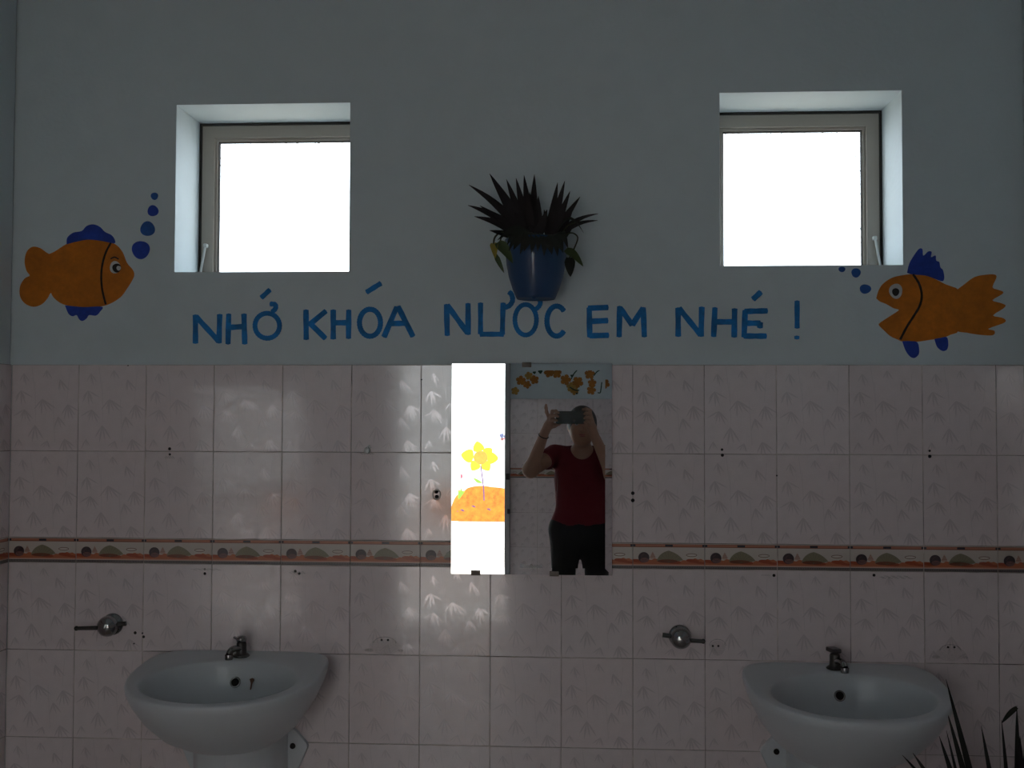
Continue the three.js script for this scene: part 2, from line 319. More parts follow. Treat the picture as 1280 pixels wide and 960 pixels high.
// ---------------------------------------------------------------- flat paint on walls
function paintMat(r, g, b, vary = 0.12) {
  const t = noiseTex(128, (u, v) => { const n = 0.86 + tn(u, v, 5, r * 9 + b) * vary * 2 + tn(u, v, 24, g * 7) * vary; return [n, n, n]; }, true);
  t.repeat.set(4, 4);
  return new THREE.MeshStandardMaterial({ color: lin(r, g, b), map: t, roughness: 0.7 });
}
const P = {
  orange: paintMat(0.80, 0.23, 0.006), blue: paintMat(0.018, 0.07, 0.52, 0.18), blueLight: paintMat(0.02, 0.13, 0.50, 0.18), black: paintMat(0.012, 0.006, 0.006), white: paintMat(0.85, 0.85, 0.85),
  letter: paintMat(0.004, 0.25, 0.70, 0.2), yellow: paintMat(0.95, 0.72, 0.02), yolk: paintMat(0.72, 0.34, 0.04), hill: paintMat(0.74, 0.22, 0.015, 0.2), green: paintMat(0.30, 0.52, 0.06), darkGreen: paintMat(0.015, 0.09, 0.055),
  purple: paintMat(0.20, 0.08, 0.22), pink: paintMat(0.65, 0.12, 0.16), blossom: paintMat(0.55, 0.21, 0.02), blossomPale: paintMat(0.62, 0.36, 0.07), maroon: paintMat(0.30, 0.10, 0.09), greyBlue: paintMat(0.14, 0.16, 0.30),
};
const PT = 0.0004;                                                     // paint film
const smooth = (pts, n = 4) => new THREE.SplineCurve([...pts, pts[0]].map((p) => V2(p[0], p[1]))).getPoints(pts.length * n).slice(0, -1);
function film(pts2, z, t = PT) {                                         // pts2: Vector2[] in metres
  return new THREE.ExtrudeGeometry(new THREE.Shape(pts2), { depth: t, bevelEnabled: false }).translate(0, 0, z);
}
function ribbon(pts2, w, z, t = PT) {                                    // brush stroke with round ends
  const c = pts2.length > 2 ? new THREE.SplineCurve(pts2).getPoints(pts2.length * 6) : [0, 0.25, 0.5, 0.75, 1].map((k) => pts2[0].clone().lerp(pts2[1], k));
  const L = [], Rr = [];
  c.forEach((p, i) => {
    const d = c[Math.min(i + 1, c.length - 1)].clone().sub(c[Math.max(i - 1, 0)]).normalize(), n = V2(-d.y, d.x), h = w / 2 * (1 + 0.06 * Math.sin(i * 1.7 + p.x * 90));
    if (i === 0) { L.push(p.clone().addScaledVector(d, -w * 0.12)); }
    L.push(p.clone().addScaledVector(n, h)); Rr.push(p.clone().addScaledVector(n, -h));
    if (i === c.length - 1) L.push(p.clone().addScaledVector(d, w * 0.12));
  });
  return film([...L, ...Rr.reverse()], z, t);
}
const wpx = (s, ox, oy) => (p) => { const q = W(ox + p[0] / s, oy + p[1] / s, PLZ); return V2(q.x, q.y); };
const ell = (cx, cy, rx, ry, n = 28, w = 0.04) => Array.from({ length: n }, (_, i) => { const a = i / n * 2 * Math.PI; const k = 1 + w * Math.sin(a * 3 + cx); return [cx + rx * k * Math.cos(a), cy + ry * k * Math.sin(a)]; });

// round-tailed fish
{
  const m = wpx(4.8, 0, 220), sm = (pts) => smooth(pts.map((p) => { const v = m(p); return [v.x, v.y]; }));
  const o = thing('painted_fish', 'orange painted fish with rounded tail and closed mouth, blue fins', 'fish painting');
  part('tail', film(sm([[330, 470], [290, 465], [240, 432], [195, 425], [160, 455], [148, 515], [160, 570], [178, 597], [148, 615], [121, 660], [120, 720], [150, 765], [200, 785], [250, 770], [285, 735], [305, 702], [340, 700]]), PLZ, PT * 0.8), P.orange, o);
  part('body', film(sm([[290, 470], [330, 452], [400, 408], [470, 388], [540, 378], [620, 390], [690, 408], [735, 455], [762, 520], [795, 560], [806, 590], [796, 622], [760, 680], [720, 730], [640, 775], [540, 788], [450, 785], [380, 770], [335, 742], [308, 705], [296, 640], [288, 540]]), PLZ, PT), P.orange, o);
  part('back_fin', film(sm([[400, 410], [404, 370], [440, 340], [490, 330], [520, 300], [560, 290], [600, 305], [630, 335], [670, 355], [690, 385], [684, 404], [620, 392], [540, 382], [470, 392]]), PLZ, PT * 1.3), P.blue, o);
  part('belly_fin', film(sm([[390, 776], [410, 825], [435, 842], [460, 835], [475, 860], [495, 870], [520, 855], [535, 835], [575, 838], [600, 815], [612, 784], [500, 786]]), PLZ, PT * 1.3), P.blue, o);
  part('gill_line', ribbon([[665, 402], [635, 460], [615, 530], [608, 600], [612, 670], [622, 720], [635, 770]].map(m), 0.0062, PLZ, PT * 1.6), P.black, o);
  const eye = part('eye', film(sm(ell(692, 548, 33, 37)), PLZ, PT * 1.6), P.white, o);
  part('pupil', film(sm(ell(701, 552, 26, 27)), PLZ, PT * 2.2), P.black, eye);
  part('glint', film(sm(ell(713, 553, 13, 14)), PLZ, PT * 2.8), P.white, eye);
  part('eyebrow', ribbon([[664, 497], [688, 487], [712, 499]].map(m), 0.004, PLZ, PT * 1.6), P.black, o);
  const names = ['largest painted blue bubble rising from the round-tailed fish', 'second largest painted blue bubble above the round-tailed fish', 'small painted blue bubble, second from the top of the string of four', 'tiniest painted blue bubble at the top of the string of four'];
  [[845, 443, 54], [886, 317, 44], [918, 209, 33], [927, 121, 22]].forEach(([x, y, r], i) => single('painted_bubble', film(sm(ell(x, y, r, r)), PLZ), i === 0 || i === 2 ? P.blue : P.blueLight, names[i], 'bubble', 'bubbles of the round-tailed fish'));
}
// open-mouthed fish
{
  const m = wpx(5.3333, 1040, 290), sm = (pts, n) => smooth(pts.map((p) => { const v = m(p); return [v.x, v.y]; }), n);
  const o = thing('painted_fish', 'orange painted fish with open mouth and ragged tail, spiky blue fin', 'fish painting');
  part('body', film(sm([[295, 442], [310, 390], [340, 345], [400, 305], [470, 288], [540, 280], [620, 288], [690, 315], [760, 350], [850, 390], [880, 500], [850, 652], [790, 685], [740, 705], [650, 720], [560, 732], [470, 730], [440, 718], [390, 695], [340, 650], [313, 622], [320, 605], [380, 565], [440, 526], [440, 516], [410, 508], [360, 480], [320, 464]], 3), PLZ, PT), P.orange, o);
  part('tail', film(sm([[820, 395], [880, 350], [950, 300], [1030, 284], [1085, 284], [1096, 305], [1070, 368], [1110, 386], [1140, 398], [1132, 416], [1070, 455], [1120, 472], [1156, 488], [1142, 510], [1074, 556], [1130, 570], [1158, 588], [1142, 608], [1042, 645], [1080, 657], [1084, 678], [1060, 690], [980, 685], [900, 672], [825, 650], [810, 520]], 3), PLZ, PT * 0.8), P.orange, o);
  part('back_fin', film(sm([[500, 272], [515, 210], [550, 150], [580, 112], [603, 115], [608, 158], [640, 130], [664, 133], [660, 168], [690, 156], [694, 190], [715, 200], [722, 235], [740, 255], [748, 300], [738, 328], [690, 314], [620, 290], [540, 284]], 3), PLZ, PT * 1.3), P.blue, o);
  part('belly_fin', film(sm([[468, 728], [490, 790], [520, 830], [550, 840], [578, 815], [580, 770], [565, 733], [515, 727]]), PLZ, PT * 1.3), P.blue, o);
  part('belly_fin', film(sm([[682, 713], [700, 765], [735, 793], [765, 785], [775, 750], [766, 702], [725, 705]]), PLZ, PT * 1.3), P.blue, o);
  part('gill_line', ribbon([[540, 282], [580, 345], [598, 420], [585, 490], [545, 560], [500, 630], [455, 716]].map(m), 0.0066, PLZ, PT * 1.6), P.black, o);
  const eye = part('eye', film(sm(ell(425, 394, 44, 50)), PLZ, PT * 1.6), P.white, o);
  part('pupil', film(sm(ell(424, 400, 24, 26)), PLZ, PT * 2.2), P.black, eye);
  const names = ['painted blue bubble nearest the open mouth of the fish', 'painted blue bubble midway between open-mouthed fish and window', 'smallest painted blue bubble under the window, before the open-mouthed fish'];
  [[222, 380, 38, 31], [160, 272, 31, 31], [66, 249, 23, 18]].forEach(([x, y, r, q], i) => single('painted_bubble', film(sm(ell(x, y, r, q)), PLZ), P.blueLight, names[i], 'bubble', 'bubbles of the open-mouthed fish'));
}
// the painted words
{
  const A = wpx(3.2, 220, 340), B = wpx(3.0476, 600, 340), SW = 0.0158;
  const arc = (cx, cy, rx, ry, a0, a1, n = 16) => Array.from({ length: n + 1 }, (_, i) => { const a = (a0 + (a1 - a0) * i / n) * Math.PI / 180; return [cx + rx * Math.cos(a), cy + ry * Math.sin(a)]; });
  function word(text, where, letters) {
    const o = thing('painted_word', 'blue hand-painted word ' + text + ' ' + where, 'lettering', [0, 0, 0], 'painted slogan above the tiles');
    for (const [f, strokes, w = SW] of letters) part('letter', strokes.map((s, i) => ribbon(s.map(f), w * (s.thin ?? 1), PLZ, PT * (1 + 0.15 * i))), P.letter, o);
  }
  word('NHỚ', 'between the round-tailed fish and the next word', [
    [A, [[[78, 172], [78, 285]], [[80, 178], [170, 276]], [[175, 170], [172, 284]]]],
    [A, [[[211, 168], [208, 288]], [[272, 168], [275, 288]], [[212, 222], [272, 218]]]],
    [A, [arc(365, 215, 49, 50, -80, 290, 20), [[384, 160], [398, 146], [396, 130], [376, 128]], [[341, 103], [376, 71]]], SW * 0.9]]);
  word('KHÓA', 'between two other words, under the empty wall', [
    [A, [[[520, 152], [521, 270]], [[600, 156], [532, 212]], [[534, 203], [598, 266]]]],
    [A, [[[629, 152], [629, 268]], [[691, 152], [690, 266]], [[631, 203], [690, 203]]]],
    [A, [arc(776, 203, 42, 54, -90, 280, 20), [[762, 81], [820, 45]]], SW * 0.95],
    [A, [[[883, 140], [832, 260]], [[888, 138], [948, 258]], [[862, 206], [922, 205]]]]]);
  word('NƯỚC', 'directly beneath the hanging planter', [
    [A, [[[1082, 130], [1085, 254]], [[1085, 132], [1166, 244]], [[1168, 126], [1169, 250]]]],
    [B, [[[2, 118], [2, 236]], [[0, 237], [90, 237]], [[88, 118], [85, 238]], [[90, 136], [112, 128], [124, 108], [120, 86], [110, 76]]], SW * 0.92],
    [B, [arc(174, 182, 41, 58, -90, 280, 20), [[205, 146], [222, 134], [230, 118], [226, 104]]], SW * 0.85],
    [B, [arc(292, 187, 37, 57, -42, -318, 18)], SW * 0.95]]);
  word('EM', 'over the tiles right of the mirror', [
    [B, [[[416, 136], [418, 248]], [[412, 138], [488, 135]], [[420, 188], [487, 185]], [[418, 243], [490, 241]]]],
    [B, [[[532, 131], [530, 247]], [[533, 136], [580, 202]], [[621, 137], [580, 202]], [[622, 136], [626, 247]]]]]);
  word('NHÉ !', 'before the exclamation mark', [
    [B, [[[755, 137], [755, 245]], [[758, 138], [841, 240]], [[845, 134], [842, 245]]]],
    [B, [[[895, 136], [890, 246]], [[970, 140], [968, 248]], [[895, 190], [970, 190]]]],
    [B, [[[1010, 146], [1006, 248]], [[1008, 150], [1095, 148]], [[1010, 195], [1068, 195]], [[1068, 192], [1066, 213]], [[1005, 244], [1091, 244]], [[1040, 104], [1070, 76]]]],
    [B, [[[1208, 110], [1208, 214]], [[1207, 244], [1207, 255]]], SW * 0.9]]);
}

// paint seen only in the mirror: positions from the mirrored photograph on their own wall planes
const mir = (dist) => (px, py) => V2((px - 718) * dist / F, 1.464 - (py - 526) * dist / F);
// filmBack: shape on a wall that faces the window wall (paint towards -z)
const filmBack = (pts2, z, t = PT) => new THREE.ExtrudeGeometry(new THREE.Shape(pts2), { depth: t, bevelEnabled: false }).translate(0, 0, z - t);
const ribbonBack = (pts2, w, z, t = PT) => ribbon(pts2, w, z - t, t);
{
  const Z = ZB - PLZ * 0 + 0.006 - 0.0, m = mir(CAM.z + ZB), zP = ZB + 0.006;
  const fl = (px, py, s, mat) => {
    const c = m(px, py), geo = [], a0 = rnd() * 6;
    for (let k = 0; k < 5; k++) { const a = a0 + k * 1.2566, d = V2(Math.cos(a), Math.sin(a)), n = V2(-d.y, d.x);
      geo.push(filmBack([[0, 0], [0.35, 0.34], [0.8, 0.42], [1.05, 0], [0.8, -0.42], [0.35, -0.34]].map(([u, v]) => c.clone().addScaledVector(d, u * s).addScaledVector(n, v * s)), zP, PT)); }
    geo.push(filmBack(ell(c.x, c.y, s * 0.22, s * 0.22, 10).map((p) => V2(...p)), zP, PT * 2));
    single('painted_blossom', geo, mat, mat === P.blossom ? 'deep ochre blossom painted on the far wall, seen in the mirror' : 'pale yellow blossom painted on the far wall, seen in the mirror', 'blossom', 'yellow blossoms painted on the far wall');
  };
  for (const [x, y, s, k] of [[644, 489, 0.03, 1], [651, 476, 0.036, 0], [661, 470, 0.03, 1], [668, 475, 0.034, 0], [659, 481, 0.03, 0], [686, 466, 0.036, 0], [696, 467, 0.036, 0], [707, 475, 0.04, 0], [714, 484, 0.036, 1], [722, 478, 0.042, 0], [718, 489, 0.03, 1], [737, 468, 0.038, 0], [740, 479, 0.032, 0], [739, 488, 0.034, 0], [768, 470, 0.036, 0], [785, 480, 0.036, 0]])
    fl(x, y, s, k ? P.blossomPale : P.blossom);
  for (const pts of [[[714, 474], [717, 468], [722, 462]], [[742, 470], [746, 465], [751, 462]], [[752, 478], [751, 486], [750, 491], [747, 491]], [[712, 484], [719, 488], [724, 488]]])
    single('painted_twig', ribbonBack(pts.map((p) => m(...p)), 0.008, zP, PT * 3), P.darkGreen, 'thin dark painted twig among the yellow blossoms, seen in the mirror', 'twig', 'painted twigs among the blossoms');
  for (const [x, y, r] of [[668, 466, 0.012], [675.5, 465, 0.016], [715, 470, 0.012], [721, 492, 0.008]]) { const c = m(x, y); single('painted_leaf', filmBack(ell(c.x, c.y, r, r * 0.8, 14, 0.2).map((p) => V2(...p)), zP, PT * 3), P.darkGreen, 'small dark green painted leaf beside yellow blossoms, seen in the mirror', 'leaf', 'painted leaves among the blossoms'); }
}
{
  const zP = ZM + 0.006, m = mir(CAM.z + ZM), w = (pts) => pts.map((p) => m(...p));
  // orange ground
  const hill = single('painted_hill', filmBack(new THREE.SplineCurve(w([[528, 652.3], [529, 640], [536, 622], [548, 614], [562, 612.5], [572, 613], [580, 614], [586, 610], [600, 607.6], [616, 609], [632, 611], [650, 618], [668, 640], [670, 652.3]])).getPoints(70).concat([]), zP, PT), P.hill, 'orange hill painted along the sunlit wall, seen in the mirror', 'hill painting');
  void hill;
  const sf = thing('painted_sunflower', 'yellow six-petalled flower painted above an orange hill, seen in the mirror', 'flower painting');
  const c = m(601, 572.5);
  for (let k = 0; k < 6; k++) {
    const a = [0.62, 1.75, 2.95, 4.05, 5.25, 6.2][k] + 0.05, d = V2(Math.cos(a), Math.sin(a)), n = V2(-d.y, d.x), L = [0.135, 0.155, 0.185, 0.145, 0.145, 0.165][k], q = [[0.35, 0.02], [0.45, 0.36], [0.72, 0.34], [1, 0], [0.72, -0.34], [0.45, -0.36]];
    part('petal', filmBack(smooth(q.map(([u, v]) => { const p = c.clone().addScaledVector(d, u * L).addScaledVector(n, v * L * 0.86); return [p.x, p.y]; })), zP, PT * (1 + 0.1 * k)), P.yellow, sf);
  }
  part('flower_disk', filmBack(ell(c.x, c.y, 0.066, 0.064, 26, 0.01).map((p) => V2(...p)), zP, PT * 3), P.yolk, sf);
  part('stem', ribbonBack(w([[601.5, 583], [602.5, 592], [604, 603], [605, 614], [605.5, 626]]), 0.011, zP, PT * 2), P.purple, sf);
  part('leaf', filmBack(smooth(w([[604, 604], [597, 604], [592, 598], [598, 600]]).map((p) => [p.x, p.y])), zP, PT * 2), P.green, sf);
  for (const [x, y] of [[568, 547], [629.5, 547], [510, 540]]) {
    const b = thing('painted_butterfly', 'tiny purple and pink butterfly painted beside the yellow flower, seen in the mirror', 'butterfly', [0, 0, 0], 'butterflies on the sunlit wall');
    const e = (dx, dy, rx, ry, mat) => { const q = m(x + dx, y + dy); part('wing', filmBack(ell(q.x, q.y, rx, ry, 14, 0.15).map((p) => V2(...p)), zP, PT * 2), mat, b); };
    e(-2.2, -2, 0.018, 0.022, P.greyBlue); e(2.2, -1, 0.016, 0.016, P.greyBlue); e(-1.6, 2.4, 0.014, 0.014, P.maroon); e(2.4, 2, 0.02, 0.01, P.pink);
  }
  const bud = m(577, 596); single('painted_bud', filmBack(ell(bud.x, bud.y, 0.011, 0.022, 14).map((p) => V2(...p)), zP), P.pink, 'small red bud painted above the hill, seen in the mirror', 'bud painting');
  single('painted_sprout', filmBack(w([[572, 621], [571.5, 612], [575, 615], [577, 610], [578.5, 615], [582, 614], [577, 621], [574, 625]]), zP, PT * 2), P.green, 'light green sprout painted at the foot of the orange hill, seen in the mirror', 'sprout painting');
  for (const [x, y] of [[578, 638], [592, 633], [611, 636.5], [540, 640]]) { const q = m(x, y); single('painted_pebble', [filmBack(ell(q.x, q.y, 0.016, 0.006, 12).map((p) => V2(...p)), zP, PT * 2), filmBack(ell(q.x + 0.012, q.y - 0.008, 0.012, 0.004, 12).map((p) => V2(...p)), zP, PT * 2)], P.purple, 'small dark painted squiggle on the orange hill, seen in the mirror', 'painted mark', 'dark marks on the orange hill'); }
}

// ---------------------------------------------------------------- mirror
{
  const a = W(565, 454.5, 0.008), b = W(765, 719.5, 0.008), x0 = a.x, x1 = b.x, y1 = a.y, y0 = b.y, w = x1 - x0, h = y1 - y0, bw = 0.019, dz = bw * Math.tan(1.0 * Math.PI / 180);
  const o = thing('wall_mirror', 'tall wall mirror with slanted glass edges, hanging under the planter', 'mirror', [(x0 + x1) / 2, y0, 0]);
  const zf = 0.0085, pos = [], idx = [], ring = (i, z) => [[-w / 2 + i, i, z], [w / 2 - i, i, z], [w / 2 - i, h - i, z], [-w / 2 + i, h - i, z]];
  const quad = (p) => { const k = pos.length / 3; p.forEach((q) => pos.push(...q)); idx.push(k, k + 1, k + 2, k, k + 2, k + 3); };
  const r0 = ring(bw, zf), r1 = ring(0, zf - dz), r2 = ring(0, 0.0036);
  const mk = () => { const g = new THREE.BufferGeometry(); g.setAttribute('position', new THREE.Float32BufferAttribute(pos, 3)); g.setAttribute('uv', new THREE.Float32BufferAttribute(pos.length / 3 * 2, 2)); g.setIndex(idx.slice()); g.computeVertexNormals(); pos.length = 0; idx.length = 0; return g; };
  quad(r0); part('glass', mk(), M.mirror, o);
  for (let k = 0; k < 4; k++) quad([r0[k], r1[k], r1[(k + 1) % 4], r0[(k + 1) % 4]]);
  const bev = part('bevel', mk(), M.mirror, o); bev.userData.label = 'bevelled mirror edge';
  for (let k = 0; k < 4; k++) quad([r1[k], r2[k], r2[(k + 1) % 4], r1[(k + 1) % 4]]);
  part('backing', [mk(), box(-w / 2 + 0.0005, w / 2 - 0.0005, 0.0005, h - 0.0005, 0.0004, 0.0040)], M.mirrorBack, o);
  for (const [px, top] of [[658, 1], [595, 0], [693, 0]]) {
    const x = W(px, 600, 0.01).x - (x0 + x1) / 2, y = top ? h : 0, s = top ? 1 : -1;
    part('clip', [rbox(0.026, 0.0115, 0.0025, 0.001, x, y - s * 0.0045, zf + 0.0018), rbox(0.026, 0.003, 0.0095, 0.001, x, y + s * 0.0022, 0.0053)], M.clip, o);
  }
  // small white maker's mark: blurred beyond reading in the photograph, so short upright strokes
  const q0 = W(650, 710, zf), q1 = W(678, 704, zf), n = 9, g = [];
  for (let k = 0; k < n; k++) { const x = q0.x + (q1.x - q0.x) * (k + 0.5) / n - (x0 + x1) / 2, hh = (k === 0 || k === 4) ? 0.0125 : k % 3 === 1 ? 0.010 : 0.0085; g.push(box(x - 0.0026, x + 0.0026, q0.y - y0, q0.y - y0 + hh, zf + 0.0001, zf + 0.0004)); }
  g.push(box(q0.x - (x0 + x1) / 2, q1.x - (x0 + x1) / 2, q0.y - y0 + 0.002, q0.y - y0 + 0.006, zf + 0.0001, zf + 0.0004));
  const pr = part('printed_mark', g, M.print, o); pr.userData.label = 'small white printed mark';
}

// ---------------------------------------------------------------- washbasins
function basinGeometry() {
  const N = 72, out = [], inn = [];
  for (let i = 0; i < N; i++) {
    const t = i / N * 2 * Math.PI, c = Math.cos(t), s = Math.sin(t);
    if (s >= 0) out.push([0.258 * Math.sign(c) * Math.pow(Math.abs(c), 0.88), 0.17 + 0.262 * Math.pow(s, 0.95)]);
    else out.push([(0.258 - 0.022 * Math.pow(-s, 1.5)) * Math.sign(c) * Math.pow(Math.abs(c), 0.22), 0.17 - 0.17 * Math.pow(-s, 0.42)]);
    inn.push([0.207 * c, 0.243 + 0.163 * s]);
  }
  const rings = [];
  const ringO = (sx, sz, y) => rings.push(out.map(([x, z]) => [x * sx, y - 0.115 * z * sz, z * sz]));
  const ringI = (k, y, mix = 1, dz = 0) => rings.push(inn.map(([x, z], i) => { const X = x * k, Z = (z - 0.243) * k + 0.243 + dz; const ox = out[i][0] * 0.985, oz = out[i][1] * 0.985; const xx = X * mix + ox * (1 - mix), zz = Z * mix + oz * (1 - mix); return [xx, y - 0.115 * zz, zz]; }));
  rings.push(out.map(() => [0, -0.232, 0.10]));
  ringO(0.40, 0.42, -0.212); ringO(0.56, 0.60, -0.188); ringO(0.72, 0.76, -0.148); ringO(0.86, 0.88, -0.098); ringO(0.955, 0.962, -0.049); ringO(0.992, 0.994, -0.022); ringO(1, 1, -0.009); ringO(0.994, 0.997, -0.002);
  ringI(1.02, 0, 0.06); ringI(1.03, 0.001, 0.8); ringI(1.01, 0.0, 1); ringI(0.985, -0.006); ringI(0.95, -0.022); ringI(0.89, -0.06, 1, -0.004); ringI(0.78, -0.10, 1, -0.008); ringI(0.55, -0.128, 1, -0.012); ringI(0.2, -0.138, 1, -0.015); rings.push(out.map(() => [0, -0.166, 0.228]));
  const pos = [], idx = [];
  rings.forEach((r) => r.forEach((p) => pos.push(...p)));
  for (let j = 0; j < rings.length - 1; j++) for (let i = 0; i < N; i++) { const a = j * N + i, b = j * N + (i + 1) % N, c = a + N, d = b + N; idx.push(a, c, b, b, c, d); }
  const g = new THREE.BufferGeometry(); g.setAttribute('position', new THREE.Float32BufferAttribute(pos, 3)); g.setIndex(idx);
  g.setAttribute('uv', new THREE.Float32BufferAttribute(pos.length / 3 * 2, 2)); g.computeVertexNormals(); return g;
}
function basin(label, x, y, tapTurn, lever) {
  const o = thing('washbasin', label, 'washbasin', [x, y, 0.0005]);
  part('bowl', basinGeometry(), M.ceramic, o);
  // half pedestal below the bowl
  const s = new THREE.Shape(); s.moveTo(-0.122, 0); s.lineTo(-0.122, 0.05); s.quadraticCurveTo(-0.11, 0.165, 0, 0.175); s.quadraticCurveTo(0.11, 0.165, 0.122, 0.05); s.lineTo(0.122, 0); s.lineTo(-0.122, 0);
  part('half_pedestal', new THREE.ExtrudeGeometry(s, { depth: 0.36, bevelEnabled: true, bevelSize: 0.004, bevelThickness: 0.004, bevelSegments: 2, curveSegments: 16 }).rotateX(Math.PI / 2).translate(0, -0.155, 0.004), M.ceramic, o);
  for (const k of [-1, 1]) {
    const f = new THREE.Shape([[0.10, -0.215], [0.130, -0.210], [0.143, -0.218], [0.178, -0.256], [0.180, -0.266], [0.150, -0.335], [0.137, -0.40], [0.10, -0.40]].map(([a, b]) => V2(k * a, b)));
    const fl = part('mounting_flange', new THREE.ExtrudeGeometry(f, { depth: 0.012, bevelEnabled: true, bevelSize: 0.002, bevelThickness: 0.003, bevelSegments: 2 }).translate(0, 0, 0.002), M.ceramic, o);
    part('bolt', [new THREE.CylinderGeometry(0.0075, 0.0085, 0.007, 12).rotateX(Math.PI / 2).translate(k * 0.140, -0.262, 0.0185)], M.hole, fl);
  }
  // overflow
  const ov = part('overflow', [new THREE.TorusGeometry(0.0125, 0.0028, 8, 24)], M.chrome, o); ov.position.set(0.0, -0.066, 0.103); ov.rotation.x = -0.45;
  part('overflow_hole', new THREE.CylinderGeometry(0.0115, 0.0115, 0.004, 20).rotateX(Math.PI / 2), M.hole, ov);
  const dr = part('drain', lathe([[0, 0.001], [0.018, 0.001], [0.0225, 0.004], [0.026, 0.004], [0.0275, 0]], 28), M.chrome, o); dr.position.set(0, -0.1655, 0.228);
  // tap
  const tap = part('tap', [lathe([[0, 0], [0.027, 0], [0.028, 0.004], [0.024, 0.008], [0.018, 0.012], [0.0165, 0.03], [0.0165, 0.044], [0.013, 0.05], [0, 0.051]], 24)], M.darkMetal, o);
  tap.position.set(0, -0.0065, 0.050); tap.scale.setScalar(0.84); tap.rotation.y = tapTurn;
  part('spout', [tube([V(0, 0.026, 0.006), V(0, 0.032, 0.03), V(0, 0.030, 0.056), V(0, 0.018, 0.066)], 0.0105, 20, 12), lathe([[0.0125, 0], [0.0135, 0.004], [0.0135, 0.016], [0.011, 0.018], [0, 0.018]], 20).translate(0, 0.002, 0.066)], M.chrome, tap);
  const hd = lever ? [rbox(0.032, 0.014, 0.05, 0.004, -0.006, 0.062, 0.004), lathe([[0, 0], [0.012, 0], [0.013, 0.012], [0, 0.013]], 18).translate(0, 0.048, 0)] : [lathe([[0, 0], [0.011, 0], [0.017, 0.004], [0.0185, 0.012], [0.014, 0.02], [0, 0.022]], 24).translate(0, 0.047, 0), rod(V(-0.017, 0.059, 0.004), V(-0.025, 0.064, 0.010), 0.005, 0.004, 10)];
  part('handle', hd, lever ? M.darkMetal : M.chrome, tap);
  return o;
}
const yb1 = W(320, 813, 0).y, yb2 = W(1040, 828, 0).y;
const b1 = basin('white ceramic washbasin beneath the round-tailed fish, tap with a round knob', -0.932, yb1, -0.35, false);
const b2 = basin('white ceramic washbasin beside the spiky floor plant, tap with a flat lever', 0.708, yb2, 0.25, true);
for (const c of b2.children) if (c.name === 'mounting_flange') c.position.set(-0.012, 0.020, 0);
{ // limescale and rust run beside the first overflow
  const st = part('rust_stain', [film(smooth([[-0.007, 0.008], [0.001, 0.011], [0.007, 0.006], [0.003, -0.003], [0.002, -0.018], [-0.002, -0.02], [-0.002, -0.004]], 3), 0, 0.0006)], M.rust, b1); st.position.set(0.047, -0.064, 0.107); st.rotation.x = -0.45; st.rotation.y = -0.1;
}

// ---------------------------------------------------------------- stop valves on the tiles
function valve(label, px, py, dir, len) {
  const p = W(px, py, 0.02), o = thing('stop_valve', label, 'valve', [p.x, p.y, 0]);
  part('wall_flange', lathe([[0, 0.0005], [0.031, 0.0005], [0.031, 0.004], [0.024, 0.012], [0.017, 0.014]], 32).rotateX(Math.PI / 2), M.chrome, o);
  part('body', lathe([[0.016, 0.012], [0.020, 0.02], [0.027, 0.026], [0.0295, 0.036], [0.027, 0.047], [0.019, 0.056], [0.010, 0.0595], [0, 0.0605]], 36).rotateX(Math.PI / 2), M.chrome, o);
  part('lever', [rod(V(dir * 0.018, -0.004, 0.040), V(dir * len, -0.006, 0.042), 0.0062, 0.0052, 14), new THREE.SphereGeometry(0.0068, 14, 10).translate(dir * len, -0.006, 0.042)], M.darkMetal, o);
  part('stub', [rod(V(-dir * 0.015, 0.003, 0.03), V(-dir * 0.05, 0.007, 0.028), 0.0065, 0.0065, 12)], M.darkMetal, o);
}
valve('chrome ball valve with long lever on tiles above the basin under the round-tailed fish', 137.5, 781.5, -1, 0.088);
valve('chrome ball valve with short lever on tiles between the mirror and a basin', 850.5, 796.5, 1, 0.060);

// ---------------------------------------------------------------- plugged screw holes and grime left by removed fittings (parts of the tiled wall)
for (const [x, y, r] of [[212, 561, 4.0], [212.3, 568, 3.0], [256, 711.5, 2.4], [256, 717, 3.6], [369, 714, 3.4], [374, 717, 3.2], [545.5, 614.5, 5.2], [546, 621, 5.2], [791, 616.5, 4.4], [791, 625.5, 4.6], [902.5, 562, 3.2], [903, 569, 4.0], [967.5, 719.3, 3.8], [1162, 563.5, 3], [1162.2, 570.5, 4.2], [1092.5, 719, 3.6], [477, 800, 3], [485, 800, 3],
  [891, 807.5, 2.8], [898, 807.5, 2.8], [1185, 809, 2.8], [1193, 809, 2.8], [169, 791, 4], [179.5, 796, 3.6], [178, 791.5, 2.2], [167.5, 804.5, 2.0], [971, 594.5, 2.2], [160, 457, 1.6], [527, 474.5, 2]]) {
  const p = W(x, y, 0), rad = r / 2 / 442;
  part('wall_plug', lathe([[rad * 1.05, -0.001], [rad, 0.0004], [rad * 0.75, 0.0005], [rad * 0.5, 0.0002], [0, 0.0002]], 12).rotateX(Math.PI / 2).translate(p.x, p.y, 0), M.hole, wallFront);
}
{ const p = W(545.7, 617.7, 0); const c = part('anchor_collar', [new THREE.TorusGeometry(0.0135, 0.0022, 6, 20).scale(0.8, 1, 0.5).translate(p.x, p.y - 0.001, 0.0004)], new THREE.MeshStandardMaterial({ color: lin(0.6, 0.57, 0.55), roughness: 0.6 }), wallFront); c.userData.label = 'pale plaster collar around two holes'; }
